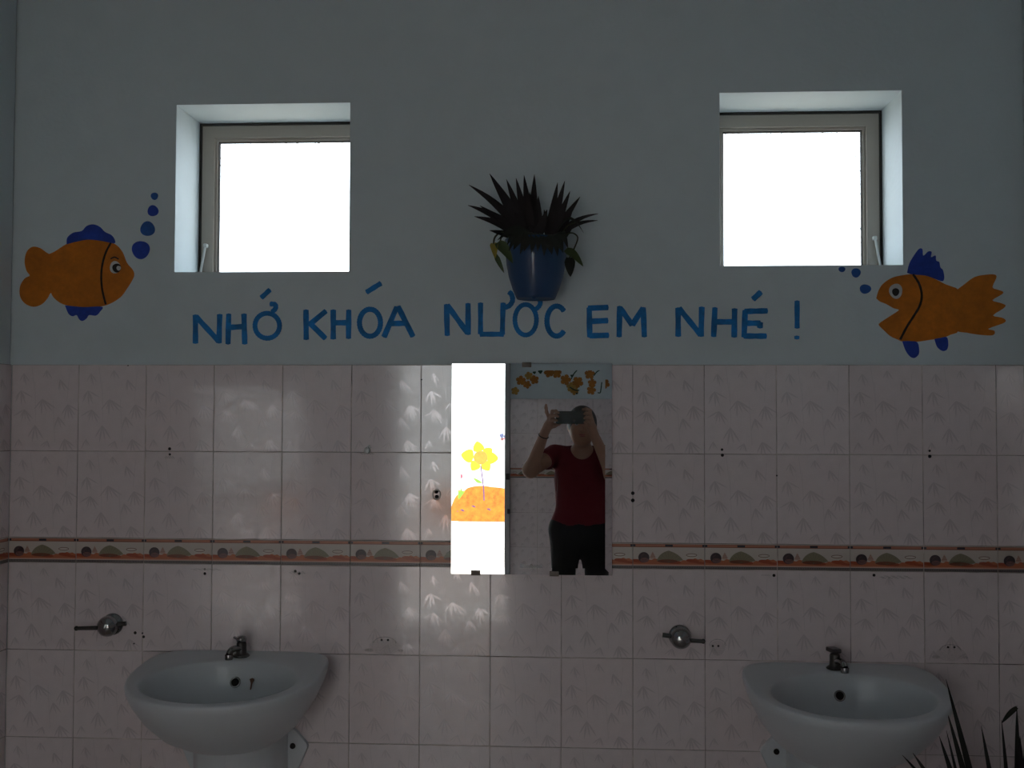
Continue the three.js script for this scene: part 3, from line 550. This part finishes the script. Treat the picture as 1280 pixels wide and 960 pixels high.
{ const p = W(459, 563, 0); part('hook_stump', [lathe([[0, 0.006], [0.006, 0.0055], [0.009, 0.003], [0.0095, 0]], 16).rotateX(Math.PI / 2).translate(p.x, p.y, 0), tube([V(p.x + 0.002, p.y + 0.004, 0.004), V(p.x + 0.006, p.y + 0.014, 0.008), V(p.x + 0.012, p.y + 0.006, 0.008)], 0.0022, 12, 6)], M.stay, wallFront); }
function grime(px, py, w, h, draw) {
  const [c, g] = canvas(256, 192); draw(g);
  const im = g.getImageData(0, 0, 256, 192), [ac, ag] = canvas(256, 192), ai = ag.createImageData(256, 192);
  for (let k = 0; k < im.data.length; k += 4) { const x = (k / 4) % 256, y = Math.floor(k / 1024), n = 0.65 + 0.5 * noise.noise(x / 12, y / 12, px) + 0.3 * noise.noise(x / 4, y / 4, py); const v = Math.max(0, Math.min(255, im.data[k + 3] * n)); ai.data[k] = ai.data[k + 1] = ai.data[k + 2] = v; ai.data[k + 3] = 255; }
  ag.putImageData(ai, 0, 0);
  const p = W(px, py, 0), mat = new THREE.MeshStandardMaterial({ color: lin(0.20, 0.13, 0.09), roughness: 0.9, alphaMap: ctex(ac, false), transparent: true });
  const m = part('grime_mark', new THREE.PlaneGeometry(w, h).translate(p.x, p.y, 0.0006), mat, wallFront); m.userData.label = 'brown outline left by a removed fitting';
}
// outlines of dirt and old glue that removed soap dishes left on flat wall tiles above the basins
const soapDishOutline = (g) => { g.strokeStyle = 'rgba(0,0,0,0.5)'; g.lineWidth = 7; g.beginPath(); g.ellipse(128, 90, 80, 62, 0, Math.PI * 1.05, Math.PI * 1.95); g.stroke(); g.fillStyle = 'rgba(0,0,0,0.20)'; g.beginPath(); g.moveTo(50, 80); g.quadraticCurveTo(128, 0, 206, 80); g.quadraticCurveTo(190, 165, 128, 168); g.quadraticCurveTo(66, 165, 50, 80); g.fill(); };
const wideDishOutline = (g) => { g.strokeStyle = 'rgba(0,0,0,0.55)'; g.lineWidth = 7; g.beginPath(); g.ellipse(128, 86, 66, 52, 0, Math.PI * 1.02, Math.PI * 1.98); g.stroke(); g.fillStyle = 'rgba(0,0,0,0.18)'; g.beginPath(); g.ellipse(128, 110, 92, 62, 0, 0, 7); g.fill(); g.fillStyle = 'rgba(0,0,0,0.4)'; g.beginPath(); g.ellipse(36, 140, 26, 14, 0, 0, 7); g.fill(); g.beginPath(); g.ellipse(222, 140, 16, 10, 0, 0, 7); g.fill(); };
const smear = (g) => { g.fillStyle = 'rgba(0,0,0,0.40)'; for (let i = 0; i < 14; i++) { g.beginPath(); g.ellipse(30 + i * 15, 90 + Math.sin(i * 2.1) * 18, 18, 7, 0.2, 0, 7); g.fill(); } };
grime(897, 809, 0.075, 0.062, soapDishOutline); grime(481, 806, 0.125, 0.068, wideDishOutline); grime(1188, 815, 0.11, 0.062, wideDishOutline);
grime(372, 716, 0.055, 0.03, smear); grime(957, 719, 0.03, 0.016, smear); grime(1120, 722, 0.10, 0.035, smear); grime(258, 712, 0.10, 0.02, smear); grime(212, 572, 0.035, 0.03, smear); grime(459, 567, 0.045, 0.03, smear);

// ---------------------------------------------------------------- leaves
function blade(base, tip, width, sag, facing, fold = 0.25, n = 9, shapePow = 1) {   // a folded pointed leaf from base to tip
  const pos = [], uv = [], idx = [], d = tip.clone().sub(base), L = d.length();
  const dir = d.clone().normalize(), side = dir.clone().cross(facing).normalize(), up = side.clone().cross(dir).normalize();
  for (let i = 0; i <= n; i++) {
    const t = i / n, w = width * Math.pow(Math.min(1, 0.45 + t * 2.2), 0.7) * Math.pow(Math.max(0, 1 - Math.pow(t, 1.6 / shapePow)), 0.9) * 0.5 + 0.0004;
    const c = base.clone().addScaledVector(d, t).addScaledVector(V(0, 1, 0), sag * L * Math.sin(Math.PI * t));
    for (const k of [-1, 0, 1]) { const p = c.clone().addScaledVector(side, k * w).addScaledVector(up, Math.abs(k) * w * fold); pos.push(p.x, p.y, p.z); uv.push((k + 1) / 2, t); }
  }
  const thick = pos.length / 3;
  for (let i = 0; i < thick; i++) { pos.push(pos[i * 3] - up.x * 0.0007, pos[i * 3 + 1] - up.y * 0.0007, pos[i * 3 + 2] - up.z * 0.0007); uv.push(uv[i * 2], uv[i * 2 + 1]); }
  for (let i = 0; i < n; i++) for (let k = 0; k < 2; k++) { const a = i * 3 + k, b = a + 1, c = a + 3, e = a + 4; idx.push(a, b, c, b, e, c, thick + a, thick + c, thick + b, thick + b, thick + c, thick + e); }
  const g = new THREE.BufferGeometry(); g.setAttribute('position', new THREE.Float32BufferAttribute(pos, 3)); g.setAttribute('uv', new THREE.Float32BufferAttribute(uv, 2)); g.setIndex(idx); g.computeVertexNormals(); return g;
}
// ---------------------------------------------------------------- hanging planter
{
  const pc = W(670, 340, 0.09), yBot = W(670, 374, 0.09).y, yTop = W(670, 300, 0.09).y, H = yTop - yBot;
  const o = thing('wall_planter', 'glossy blue plastic pot hanging on the wall between the windows', 'planter', [pc.x, yBot, 0.092]);
  part('pot', lathe([[0, 0.004], [0.045, 0.004], [0.052, 0], [0.054, 0.003], [0.064, H * 0.16], [0.0745, H * 0.36], [0.0815, H * 0.58], [0.0845, H * 0.78], [0.085, H * 0.9], [0.0865, H * 0.91], [0.087, H * 0.985], [0.0855, H], [0.081, H], [0.080, H * 0.93], [0.075, H * 0.88]], 48), M.pot, o);
  part('soil', lathe([[0, H * 0.92], [0.05, H * 0.91], [0.0755, H * 0.885]], 32), M.soil, o);
  part('hanger', [rbox(0.05, 0.07, 0.006, 0.002, 0, H * 0.86, -0.0945), rbox(0.03, 0.012, 0.016, 0.003, 0, H * 0.95, -0.086)], M.pot, o);
  part('drain_nub', [new THREE.SphereGeometry(0.006, 12, 8).translate(-0.004, 0.001, 0.05)], M.pot, o);
  const pl = thing('spiky_plant', 'dark purple spiky-leaved plant growing in the blue wall pot', 'plant', [pc.x, yTop - 0.012, 0.092]);
  const L = (bx, by, bz, tx, ty, tz, w, sag = 0.03, mat = M.leafDark) => {
    const B = W(bx, by, bz), Tt = W(tx, ty, tz); const off = V(pl.position.x, pl.position.y, pl.position.z);
    part('leaf', blade(B.sub(off), Tt.sub(off), w, sag, V(0.1, 0.35, 1)), mat, pl);
  };
  const A = [[654, 292, 586, 231], [652, 294, 585, 256.5], [652, 296, 593, 270.5], [655, 290, 612, 217], [657, 290, 633, 224], [656, 290, 636, 229], [660, 290, 645, 222.5], [663, 290, 655, 219], [666, 290, 668, 218], [672, 292, 673, 245], [654, 294, 600, 257], [660, 296, 606, 243], [664, 296, 640, 250], [668, 296, 662, 240], [672, 296, 684, 262], [650, 298, 612, 288]];
  A.forEach(([a, b, c, d], i) => L(a, b, 0.09 + (i % 3) * 0.012, c, d, 0.07 + (i % 4) * 0.03, i === 3 ? 0.040 : 0.030, i < 3 ? 0.06 : 0.0));
  const B = [[686, 296, 697, 228], [688, 296, 706, 226], [690, 296, 712.5, 239], [690, 296, 725, 246], [692, 298, 748, 267], [692, 298, 739.5, 276], [694, 298, 747, 275.5], [692, 300, 690, 250], [688, 300, 680, 262], [694, 302, 716, 262], [698, 302, 722, 272]];
  B.forEach(([a, b, c, d], i) => L(a, b, 0.09 + (i % 3) * 0.012, c, d, 0.08 + (i % 4) * 0.025, i > 3 && i < 7 ? 0.018 : 0.028, i > 3 && i < 7 ? 0.10 : 0));
  // low leaves hanging over the rim
  for (const [a, b, c, d, w, s] of [[664, 298, 622, 300, 0.03, 0.08], [670, 300, 655, 314, 0.04, 0.1], [680, 302, 690, 318, 0.05, 0.1], [688, 300, 704, 316, 0.05, 0.1], [660, 300, 642, 312, 0.045, 0.1], [694, 300, 729.5, 291, 0.012, 0.35], [676, 298, 672, 314, 0.035, 0.1], [652, 298, 634, 306, 0.03, 0.1], [666, 298, 650, 318, 0.035, 0.12], [672, 298, 664, 317, 0.034, 0.12], [682, 298, 680, 320, 0.04, 0.12], [690, 298, 697, 320, 0.04, 0.12], [696, 298, 710, 310, 0.03, 0.12], [656, 298, 636, 314, 0.03, 0.14]])
    L(a, b - 4, 0.15, c, d, 0.205, w, s + 0.12, M.leafDark2);
  // trailing vine with yellowing leaves on both sides
  const vn = thing('trailing_vine', 'limp yellow-green vine hanging over both sides of the blue wall pot', 'vine', [pc.x, yTop - 0.012, 0.092]);
  const q = (x, y, z) => W(x, y, z).sub(vn.position);
  part('stem', tube([q(640, 300, 0.12), q(628, 290, 0.13), q(619, 296, 0.14), q(617, 306, 0.145), q(619, 318, 0.145)], 0.0026, 20, 6), M.vine, vn);
  part('stem', tube([q(642, 300, 0.13), q(630, 292, 0.145), q(625, 302, 0.15), q(624, 312, 0.15)], 0.002, 16, 6), M.vine, vn);
  part('stem', tube([q(700, 300, 0.12), q(714, 291, 0.13), q(722, 296, 0.13), q(718, 310, 0.13), q(712, 322, 0.13)], 0.0022, 20, 6), M.vine, vn);
  part('stem', tube([q(698, 298, 0.12), q(710, 282, 0.13), q(720, 278, 0.13)], 0.0018, 14, 6), M.vine, vn);
  const leaf = (a, b, w, mat, sag = 0.1) => part('leaf', blade(a, b, w, sag, V(0, 0.2, 1), 0.35, 8, 0.7), mat, vn);
  leaf(q(622, 303, 0.15), q(641, 329, 0.155), 0.032, M.leafGreen); leaf(q(617, 304, 0.145), q(619, 323, 0.165), 0.022, M.leafYellow); leaf(q(619, 318, 0.145), q(630, 341, 0.15), 0.014, M.leafGreen, 0);
  leaf(q(707, 312, 0.13), q(729, 333, 0.15), 0.024, M.leafGreen); leaf(q(712, 322, 0.13), q(713, 346, 0.14), 0.030, M.leafDark2, 0); leaf(q(663, 300, 0.17), q(655, 307, 0.19), 0.018, M.leafYellow);
}
// ---------------------------------------------------------------- floor plant
{
  const p0 = W(1262, 958, 0.36), base = V(p0.x, 0, 0.30);
  const o = thing('floor_plant', 'dark blade-leaved plant rising beside the basin in the corner', 'plant', [base.x, 0.27, base.z]);
  const c = V(base.x, 0.27, base.z);
  const pot = thing('clay_pot', 'round clay pot on the floor under the blade-leaved plant', 'pot', [base.x, 0, base.z]);
  part('pot_body', lathe([[0, 0.003], [0.085, 0], [0.09, 0.004], [0.125, 0.22], [0.14, 0.225], [0.142, 0.262], [0.128, 0.265], [0.122, 0.24]], 40), M.clay, pot);
  part('soil', lathe([[0, 0.25], [0.123, 0.245]], 32), M.soil, pot);
  const Lf = (bx, bz, px, py, z, w, sag = 0, mat = M.leafDark2) => { const t = W(px, py, z).sub(c); part('leaf', blade(V(bx, -0.02, bz), t, w * 0.74, sag, V(0, 0.2, 1), 0.3, 12, 0.55), mat, o); };
  Lf(0.0, 0.02, 1182.5, 849, 0.33, 0.026, 0.02); Lf(-0.02, 0.03, 1184, 890, 0.34, 0.027, 0.04); Lf(-0.04, 0.04, 1174, 920, 0.36, 0.028, 0.05); Lf(-0.04, 0.02, 1183, 913, 0.33, 0.016, 0.02);
  Lf(-0.06, 0.05, 1128, 944, 0.38, 0.020, 0.14); Lf(-0.06, 0.03, 1141, 941, 0.37, 0.026, 0.12); Lf(0.02, 0.03, 1226.5, 907, 0.33, 0.024, 0.02); Lf(0.04, 0.0, 1252, 900, 0.29, 0.02, 0.01);
  Lf(0.05, 0.04, 1283, 905, 0.33, 0.05, 0.02, M.leafDark); Lf(0.03, 0.04, 1275, 920, 0.35, 0.05, 0.0, M.leafDark);
  // one leaf snapped over
  const k1 = W(1271, 882, 0.30).sub(c), k2 = W(1252, 904, 0.31).sub(c);
  part('leaf', [blade(V(0.04, -0.02, 0.0), k1, 0.018, 0, V(0, 0.2, 1), 0.3, 10, 0.4), blade(k1.clone().add(V(0, -0.004, 0)), k2, 0.012, 0.06, V(0, 0.3, 1), 0.3, 6, 0.5)], M.leafDark2, o);
}

// ---------------------------------------------------------------- person with phone (stands behind the camera, seen in the mirror)
function meshField(f, lo, hi, n) {
  const mc = new MarchingCubes(n, new THREE.MeshStandardMaterial(), false, false, 160000); mc.isolation = 0;
  const h = n / 2, S = hi.clone().sub(lo).multiplyScalar(0.5), C = hi.clone().add(lo).multiplyScalar(0.5), p = V(0, 0, 0);
  for (let z = 0; z < n; z++) for (let y = 0; y < n; y++) for (let x = 0; x < n; x++) {
    p.set((x - h) / h * S.x + C.x, (y - h) / h * S.y + C.y, (z - h) / h * S.z + C.z); mc.field[x + y * n + z * n * n] = -f(p);
  }
  mc.update();
  const pos = new Float32Array(mc.count * 3);
  for (let i = 0; i < mc.count; i++) { pos[i * 3] = mc.positionArray[i * 3] * S.x + C.x; pos[i * 3 + 1] = mc.positionArray[i * 3 + 1] * S.y + C.y; pos[i * 3 + 2] = mc.positionArray[i * 3 + 2] * S.z + C.z; }
  let g = new THREE.BufferGeometry(); g.setAttribute('position', new THREE.BufferAttribute(pos, 3)); g = mergeVertices(g, 1e-5); g.computeVertexNormals();
  return g;
}
const smin = (a, b, k) => { const h = Math.max(k - Math.abs(a - b), 0) / k; return Math.min(a, b) - h * h * k * 0.25; };
const cap = (a, b, r0, r1) => { const ba = b.clone().sub(a), l2 = ba.lengthSq(), pa = V(0, 0, 0); return (p) => { pa.copy(p).sub(a); const h = Math.max(0, Math.min(1, pa.dot(ba) / l2)); return pa.addScaledVector(ba, -h).length() - (r0 + (r1 - r0) * h); }; };
const ellip = (c, rx, ry, rz) => (p) => { const x = (p.x - c.x) / rx, y = (p.y - c.y) / ry, z = (p.z - c.z) / rz, k = Math.sqrt(x * x + y * y + z * z); return (k - 1) * Math.min(rx, ry, rz); };
const chain = (pts, rad) => pts.slice(1).map((b, i) => cap(pts[i], b, rad[i], rad[i + 1]));
const union = (list, k) => (p) => list.reduce((s, f) => (s === null ? f(p) : smin(s, f(p), k)), null);
{
  const cx = 0.045;
  const person = thing('person', 'person in red top and black trousers taking a photo, seen in the mirror', 'person', [0, 0, 0]);
  const skin = new THREE.MeshStandardMaterial({ color: lin(0.40, 0.22, 0.15), roughness: 0.55 });
  const red = new THREE.MeshStandardMaterial({ color: lin(0.13, 0.003, 0.010), roughness: 0.85 });
  const black = new THREE.MeshStandardMaterial({ color: lin(0.008, 0.008, 0.010), roughness: 0.85 });
  const hairM = new THREE.MeshStandardMaterial({ color: lin(0.010, 0.007, 0.006), roughness: 0.5 });
  const sL = V(-0.118, 1.262, 3.45), eL = V(-0.252, 1.180, 3.24), wL = V(-0.170, 1.392, 3.145), sR = V(0.208, 1.262, 3.45), eR = V(0.216, 1.155, 3.235), wR = V(0.112, 1.385, 3.15);
  const torso = [cap(V(cx - 0.10, 1.245, 3.46), V(cx + 0.10, 1.245, 3.46), 0.058, 0.058), ellip(V(cx, 1.12, 3.45), 0.152, 0.17, 0.105), ellip(V(cx - 0.065, 1.10, 3.385), 0.062, 0.062, 0.055), ellip(V(cx + 0.065, 1.10, 3.385), 0.062, 0.062, 0.055), ellip(V(cx, 0.97, 3.45), 0.142, 0.16, 0.10), ellip(V(cx - 0.01, 0.83, 3.46), 0.168, 0.14, 0.115)];
  const hip = V(cx - 0.01, 0.80, 3.46), legs = [];
  for (const s of [-1, 1]) legs.push(...chain([V(cx - 0.01 + s * 0.085, 0.80, 3.46), V(cx - 0.01 + s * 0.098, 0.44, 3.45), V(cx - 0.01 + s * 0.10, 0.09, 3.47)], [0.088, 0.055, 0.036]));
  void hip;
  const arms = [...chain([sL, eL], [0.050, 0.041]), ...chain([eL, wL], [0.041, 0.026]), ...chain([sR, eR], [0.050, 0.041]), ...chain([eR, wR], [0.041, 0.026])];
  const feet = [-1, 1].map((s) => cap(V(cx - 0.01 + s * 0.10, 0.045, 3.49), V(cx - 0.01 + s * 0.115, 0.035, 3.34), 0.038, 0.032));
  const hc = V(0.045, 1.432, 3.372);
  const neck = [cap(V(cx, 1.27, 3.45), V(0.045, 1.36, 3.40), 0.052, 0.050)];
  const bodyF = union([...torso, ...legs, ...arms, ...neck, ...feet], 0.035);
  const gBody = meshField(bodyF, V(-0.36, -0.01, 3.08), V(0.36, 1.45, 3.62), 104);
  const headF = (p) => {
    let d = ellip(hc.clone().add(V(0, 0.012, 0.012)), 0.079, 0.098, 0.095)(p);
    d = smin(d, ellip(hc.clone().add(V(0, -0.052, -0.022)), 0.062, 0.066, 0.064)(p), 0.04);          // jaw
    d = smin(d, cap(hc.clone().add(V(0, 0.012, -0.080)), hc.clone().add(V(0, -0.022, -0.099)), 0.009, 0.0135)(p), 0.014);   // nose
    for (const s of [-1, 1]) {
      d = Math.max(d, -(hc.clone().add(V(s * 0.031, 0.014, -0.096)).distanceTo(p) - 0.019));           // eye socket
      d = smin(d, ellip(hc.clone().add(V(s * 0.078, -0.004, 0.012)), 0.010, 0.030, 0.020)(p), 0.008);  // ear
      d = smin(d, hc.clone().add(V(s * 0.034, -0.022, -0.056)).distanceTo(p) - 0.028, 0.02);           // cheek
    }
    d = smin(d, ellip(hc.clone().add(V(0, -0.052, -0.081)), 0.022, 0.010, 0.009)(p), 0.008);          // mouth
    return smin(d, neck[0](p), 0.025) ;
  };
  const gHead = meshField(headF, V(-0.06, 1.30, 3.24), V(0.15, 1.56, 3.52), 72);
  // hands: palm and five fingers each, closed on the ends of the phone
  const px0 = -0.104, px1 = 0.059, py0 = 1.446, py1 = 1.518;
  const lh = [...chain([wL, V(-0.150, 1.435, 3.132)], [0.026, 0.026]), cap(V(-0.146, 1.440, 3.130), V(-0.132, 1.474, 3.124), 0.024, 0.021),
    ...chain([V(-0.146, 1.486, 3.122), V(-0.157, 1.512, 3.110), V(-0.160, 1.536, 3.104), V(-0.160, 1.552, 3.102)], [0.0105, 0.0092, 0.0084, 0.0068]),
    ...chain([V(-0.132, 1.488, 3.118), V(-0.124, 1.516, 3.098), V(-0.104, 1.518, 3.087), V(-0.090, 1.508, 3.085)], [0.0105, 0.0095, 0.0085, 0.007]),
    ...chain([V(-0.136, 1.470, 3.116), V(-0.130, 1.492, 3.094), V(-0.108, 1.494, 3.084), V(-0.092, 1.488, 3.083)], [0.0105, 0.0095, 0.0085, 0.007]),
    ...chain([V(-0.140, 1.450, 3.116), V(-0.132, 1.466, 3.096), V(-0.112, 1.468, 3.085), V(-0.098, 1.464, 3.084)], [0.0095, 0.0085, 0.0075, 0.0062]),
    ...chain([V(-0.138, 1.428, 3.134), V(-0.112, 1.436, 3.126), V(-0.086, 1.448, 3.1215), V(-0.070, 1.456, 3.1205)], [0.014, 0.0115, 0.0095, 0.0075])];
  const gL = meshField(union(lh, 0.007), V(-0.22, 1.36, 3.06), V(-0.05, 1.57, 3.18), 64);
  const rh = [...chain([wR, V(0.098, 1.428, 3.134)], [0.026, 0.026]), cap(V(0.096, 1.436, 3.130), V(0.088, 1.474, 3.124), 0.024, 0.021),
    ...chain([V(0.092, 1.490, 3.120), V(0.088, 1.522, 3.104), V(0.066, 1.530, 3.096), V(0.048, 1.528, 3.098)], [0.0105, 0.0095, 0.0085, 0.007]),
    ...chain([V(0.092, 1.482, 3.116), V(0.088, 1.504, 3.094), V(0.066, 1.506, 3.085), V(0.056, 1.502, 3.085)], [0.0105, 0.0095, 0.0085, 0.007]),
    ...chain([V(0.094, 1.464, 3.116), V(0.090, 1.480, 3.094), V(0.068, 1.482, 3.084), V(0.057, 1.478, 3.084)], [0.0105, 0.0095, 0.0085, 0.007]),
    ...chain([V(0.096, 1.446, 3.118), V(0.090, 1.456, 3.097), V(0.070, 1.459, 3.086), V(0.058, 1.456, 3.085)], [0.0095, 0.0085, 0.0075, 0.0062]),
    ...chain([V(0.092, 1.424, 3.136), V(0.070, 1.434, 3.127), V(0.046, 1.446, 3.1215), V(0.030, 1.454, 3.1205)], [0.014, 0.0115, 0.0095, 0.0075])];
  const gR = meshField(union(rh, 0.007), V(0.01, 1.35, 3.06), V(0.17, 1.56, 3.18), 64);
  part('body', [gBody, gHead, gL, gR], skin, person);
  // top: torso and short sleeves, open round neck, hem at the hips
  const sleeve = [cap(sL, sL.clone().lerp(eL, 0.42), 0.052, 0.050), cap(sR, sR.clone().lerp(eR, 0.42), 0.052, 0.050)];
  const topU = union([...torso, ...sleeve], 0.035), nc = V(cx, 1.335, 3.37);
  const topF = (p) => {
    let d = topU(p) - 0.009 - 0.0035 * Math.sin(p.y * 55 + p.x * 22) * Math.max(0, 1.05 - p.y);
    d = Math.max(d, 0.852 + 0.006 * Math.sin(p.x * 60) - p.y);
    d = Math.max(d, -(ellip(nc, 0.080, 0.098, 0.125)(p)));
    for (const [s, e] of [[sL, eL], [sR, eR]]) { const ax = e.clone().sub(s).normalize(); if (Math.abs(p.x - cx) > 0.145 && p.y > 1.05) d = Math.max(d, p.clone().sub(s).dot(ax) - 0.105); }
    return d;
  };
  part('top', meshField(topF, V(-0.25, 0.82, 3.26), V(0.33, 1.36, 3.62), 84), red, person).userData.label = 'dark red short-sleeved top';
  const panF = (p) => Math.max(union([torso[5], ...legs], 0.03)(p) - 0.009, p.y - 0.885, 0.07 - p.y);
  part('trousers', meshField(panF, V(-0.20, 0.05, 3.28), V(0.27, 0.92, 3.63), 80), black, person).userData.label = 'black trousers';
  const hairF = (p) => {
    let d = ellip(hc.clone().add(V(0, 0.018, 0.018)), 0.088, 0.105, 0.103)(p);
    d = smin(d, ellip(hc.clone().add(V(0, -0.03, 0.085)), 0.055, 0.07, 0.04)(p), 0.03);
    return Math.max(d, -ellip(hc.clone().add(V(0, -0.035, -0.085)), 0.070, 0.098, 0.098)(p), hc.y - 0.115 - p.y);
  };
  part('hair', meshField(hairF, V(-0.06, 1.30, 3.25), V(0.15, 1.57, 3.54), 64), hairM, person).userData.label = 'black hair tied back';
  for (const s of [-1, 1]) { const e = part('eye', new THREE.SphereGeometry(0.0115, 16, 12).translate(hc.x + s * 0.031, hc.y + 0.014, hc.z - 0.074), P.white, person); part('iris', new THREE.SphereGeometry(0.0062, 12, 8).translate(hc.x + s * 0.031, hc.y + 0.014, hc.z - 0.0805), hairM, e);
    part('eyebrow', tube([V(hc.x + s * 0.014, hc.y + 0.036, hc.z - 0.086), V(hc.x + s * 0.030, hc.y + 0.041, hc.z - 0.083), V(hc.x + s * 0.047, hc.y + 0.035, hc.z - 0.070)], 0.0032, 10, 6), hairM, person); }
  part('lips', [new THREE.SphereGeometry(1, 16, 10).scale(0.021, 0.0045, 0.006).translate(hc.x, hc.y - 0.048, hc.z - 0.0885), new THREE.SphereGeometry(1, 16, 10).scale(0.018, 0.005, 0.006).translate(hc.x, hc.y - 0.0565, hc.z - 0.0865)], new THREE.MeshStandardMaterial({ color: lin(0.32, 0.10, 0.09), roughness: 0.5 }), person);
  for (const s of [-1, 1]) part('shoe', [new THREE.CapsuleGeometry(0.045, 0.15, 6, 16).rotateX(Math.PI / 2).scale(1, 0.62, 1).translate(cx - 0.01 + s * 0.108, 0.0285, 3.415)], black, person);
  const bd = wL.clone().sub(eL).normalize(), bp = eL.clone().lerp(wL, 0.93), br = new THREE.TorusGeometry(0.0285, 0.003, 8, 28);
  br.applyQuaternion(new THREE.Quaternion().setFromUnitVectors(V(0, 0, 1), bd)); br.translate(bp.x, bp.y, bp.z); part('bracelet', br, hairM, person).userData.label = 'thin dark bracelet';
  // phone
  const zP = 3.0975, ph = thing('phone', 'dark smartphone held up sideways in front of the face, seen in the mirror', 'phone', [(px0 + px1) / 2, py0, zP]);
  const w = px1 - px0, h = py1 - py0;
  const sh = new THREE.Shape(), rr = 0.010; sh.moveTo(-w / 2 + rr, 0); sh.lineTo(w / 2 - rr, 0); sh.absarc(w / 2 - rr, rr, rr, -Math.PI / 2, 0); sh.lineTo(w / 2, h - rr); sh.absarc(w / 2 - rr, h - rr, rr, 0, Math.PI / 2); sh.lineTo(-w / 2 + rr, h); sh.absarc(-w / 2 + rr, h - rr, rr, Math.PI / 2, Math.PI); sh.lineTo(-w / 2, rr); sh.absarc(-w / 2 + rr, rr, rr, Math.PI, Math.PI * 1.5);
  part('case', new THREE.ExtrudeGeometry(sh, { depth: 0.006, bevelEnabled: true, bevelSize: 0.0015, bevelThickness: 0.0015, bevelOffset: -0.0015, bevelSegments: 3 }).translate(0, 0, 0.0015), new THREE.MeshPhysicalMaterial({ color: lin(0.035, 0.038, 0.036), metalness: 0.5, roughness: 0.25, clearcoat: 0.6 }), ph);
  const lx = CAM.x - (px0 + px1) / 2, ly = CAM.y - py0;
  part('lens', [lathe([[0, 0.0002], [0.0055, 0.0002], [0.0062, 0.001], [0.0075, 0.001], [0.008, -0.001]], 28).rotateX(-Math.PI / 2).translate(lx, ly, 0.0)], M.darkMetal, ph);
  part('screen', [rbox(w - 0.006, h - 0.005, 0.0006, 0.0002, 0, h / 2, 0.0092)], new THREE.MeshStandardMaterial({ color: lin(0.01, 0.01, 0.012), roughness: 0.1 }), ph);
}

shade(scene);
renderer.render(scene, camera);
